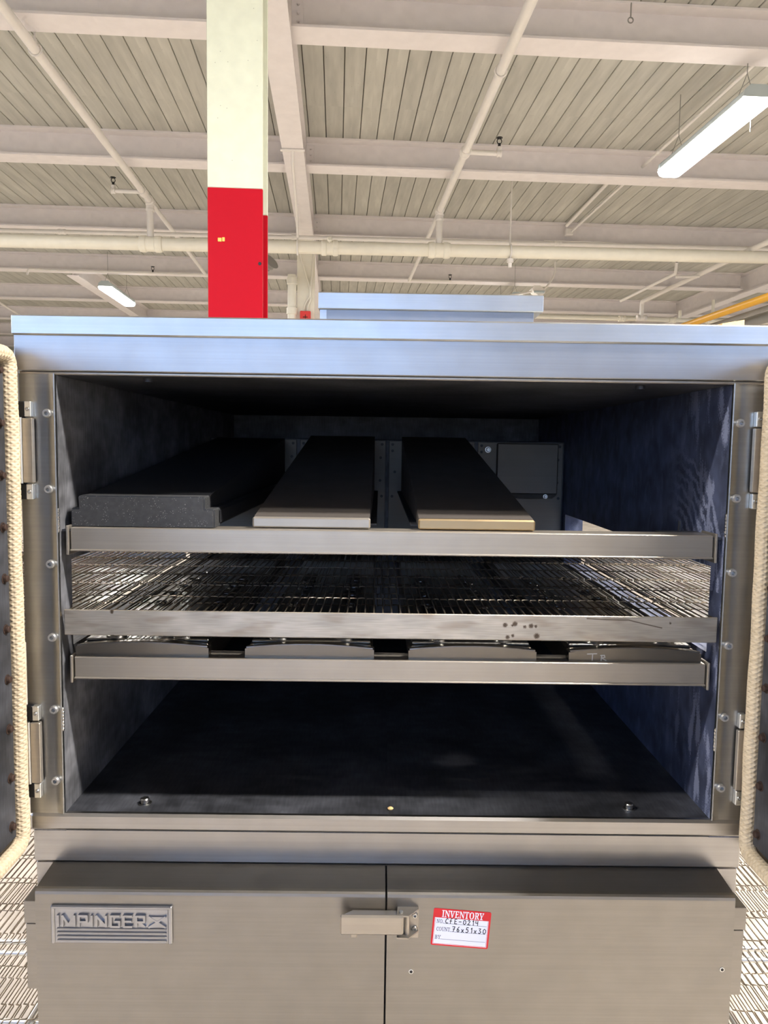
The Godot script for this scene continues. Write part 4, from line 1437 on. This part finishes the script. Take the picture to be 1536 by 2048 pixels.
	part(jb, "strap", bx(Vector3(2.45, 3.978, -9.06), Vector3(3.25, 3.986, -9.045)), M.pipe_white)
	# pipes at far right
	var ye := pipe("yellow_pipe", "yellow gas pipe running back at the far right above the lid", [Vector3(4.28, 3.05, -2.0), Vector3(4.28, 3.05, -20.0)], 0.040, M.pipe_yellow)
	collar(ye, "coupling", Vector3(4.28, 3.05, -11.0), Z, 0.056, 0.05, M.pipe_yellow)
	pipe("grey_pipe", "fat grey pipe lowest at the right edge of the view", [Vector3(4.62, 2.96, -2.0), Vector3(4.62, 2.96, -18.0)], 0.060, M.pipe_grey)
	pipe("grey_pipe", "slim grey pipe between the yellow pipe and the fat grey one", [Vector3(4.42, 2.99, -2.0), Vector3(4.42, 2.99, -18.0)], 0.026, M.pipe_grey)
	var wp := pipe("drop_pipe", "white pipe sloping back at right that ends in a short drop", [Vector3(4.28, 3.60, -4.5), Vector3(4.28, 3.60, -10.55), Vector3(4.28, 3.40, -10.55)], 0.030, M.pipe_white, 0.05)
	collar(wp, "tee_fitting", Vector3(4.28, 3.37, -10.55), X, 0.045, 0.07, M.pipe_white)
	var up := pipe("bent_pipe", "thin white pipe at right that steps up beneath the main pipe", [Vector3(3.975, 3.60, -10.55), Vector3(3.985, 3.60, -8.86), Vector3(3.985, 3.72, -8.84)], 0.019, M.pipe_white, 0.03)
	sprinkler(up, Vector3(3.985, 3.72, -8.84))
	part(up, "stub", rod([Vector3(3.985, 3.56, -8.86), Vector3(4.25, 3.56, -8.80)], 0.016, 10), M.pipe_white)
	var lp := pipe("far_cross_pipe", "far cream pipe crossing low behind the right half of the lid", [Vector3(1.5, 3.365, -10.6), Vector3(9.0, 3.365, -10.6)], 0.030, M.pipe_cream)
	for x in [4.02, 4.75, 5.3]: collar(lp, "coupling", Vector3(x, 3.365, -10.6), X, 0.042, 0.05, M.pipe_cream)
	for x in [4.86, 5.34]:
		part(lp, "stub", rod([Vector3(x, 3.37, -10.6), Vector3(x, 3.50 if x < 5.0 else 3.66, -10.6)], 0.022, 10), M.pipe_cream)
	var el := pipe("elbow_pipe", "pale pipe with a rounded elbow at the right edge above the yellow pipe", [Vector3(5.02, 3.30, -8.3), Vector3(5.02, 3.44, -8.3), Vector3(6.4, 3.44, -8.3)], 0.045, M.pipe_white, 0.10)
	collar(el, "coupling", Vector3(5.14, 3.50, -8.3), Y, 0.05, 0.03, M.pipe_white)
	pipe("flange_conduit", "slim white conduit on the far beams left of the small lamp", [Vector3(-5.30, 3.70, -12.2), Vector3(-5.75, 3.70, -15.4)], 0.018, M.pipe_white)


func build_small_fittings() -> void:
	# emergency light head on the far beam
	var e := thing("emergency_light", "wedge shaped emergency light hanging behind the galvanized box's right end", "light", Vector3(2.86, 3.70, -10.9), "", hall)
	var w := S()
	prism(w, PackedVector2Array([Vector2(2.77, 3.80), Vector2(2.80, 3.84), Vector2(2.89, 3.84), Vector2(2.97, 3.78), Vector2(2.96, 3.73), Vector2(2.87, 3.70), Vector2(2.80, 3.75)]), -10.98, -10.82)
	part(e, "housing", w, M.pipe_white)
	part(e, "face", bx(Vector3(2.80, 3.735, -10.83), Vector3(2.95, 3.765, -10.80), 0.004), M.fixture_grey)
	part(e, "conduit", rod(rounded([Vector3(2.95, 3.79, -10.9), Vector3(3.03, 3.87, -10.9), Vector3(3.12, 4.02, -10.9), Vector3(3.12, 4.2, -10.9)], 0.1), 0.014, 8), M.pipe_white)
	part(e, "arm", rod([Vector3(2.80, 3.77, -10.9), Vector3(2.35, 3.68, -10.9)], 0.016, 8), M.pipe_white)
	# ribbed horn behind the column
	var h := thing("ribbed_horn", "grey ribbed horn peeking out right behind the red and white column", "horn", Vector3(-0.72, 3.40, -8.2), "", hall)
	var hs := S()
	lathe(hs, [Vector2(0.035, 0.0), Vector2(0.05, 0.03), Vector2(0.045, 0.04), Vector2(0.07, 0.07), Vector2(0.06, 0.085), Vector2(0.095, 0.12), Vector2(0.0, 0.115)], 18, facing(Vector3(-0.78, 3.36, -8.2), Vector3(0.6, 0.55, 0.5)))
	part(h, "bell", hs, M.pipe_grey)
	part(h, "bracket", rod(rounded([Vector3(-0.72, 3.38, -8.2), Vector3(-0.80, 3.42, -8.25), Vector3(-0.80, 3.709, -8.30)], 0.03), 0.012, 8), M.pipe_grey)
	# eye bolt under the nearest beam at right
	var eb := thing("eye_bolt", "small ring bolt in the nearest cross beam at upper right", "eye bolt", Vector3(1.75, 4.08, -4.70), "", hall)
	var ring: Array = []
	for k in 13: ring.append(Vector3(1.75 + 0.016 * sin(TAU * k / 12.0), 4.09 + 0.016 * cos(TAU * k / 12.0), -4.67))
	var es := S()
	tube(es, ring, 0.004, 6, 0.0, true)
	tube(es, [Vector3(1.75, 4.108, -4.67), Vector3(1.75, 4.19, -4.67)], 0.004, 6)
	part(eb, "ring", es, M.pipe_grey)
	# flange clamp where the wire drops from the girder
	var cl := thing("girder_clamp", "white clamp with a downpipe at the end of the centre girder", "clamp", Vector3(-0.375, 3.89, -6.35), "", hall)
	part(cl, "bar", bx(Vector3(-0.475, 3.882, -6.37), Vector3(-0.275, 3.899, -6.34), 0.004), M.pipe_white)
	part(cl, "rod", rod(rounded([Vector3(-0.375, 3.885, -6.355), Vector3(-0.378, 3.80, -6.4), Vector3(-0.40, 3.70, -7.5), Vector3(-0.40, 3.56, -7.66)], 0.05), 0.012, 8), M.pipe_white)
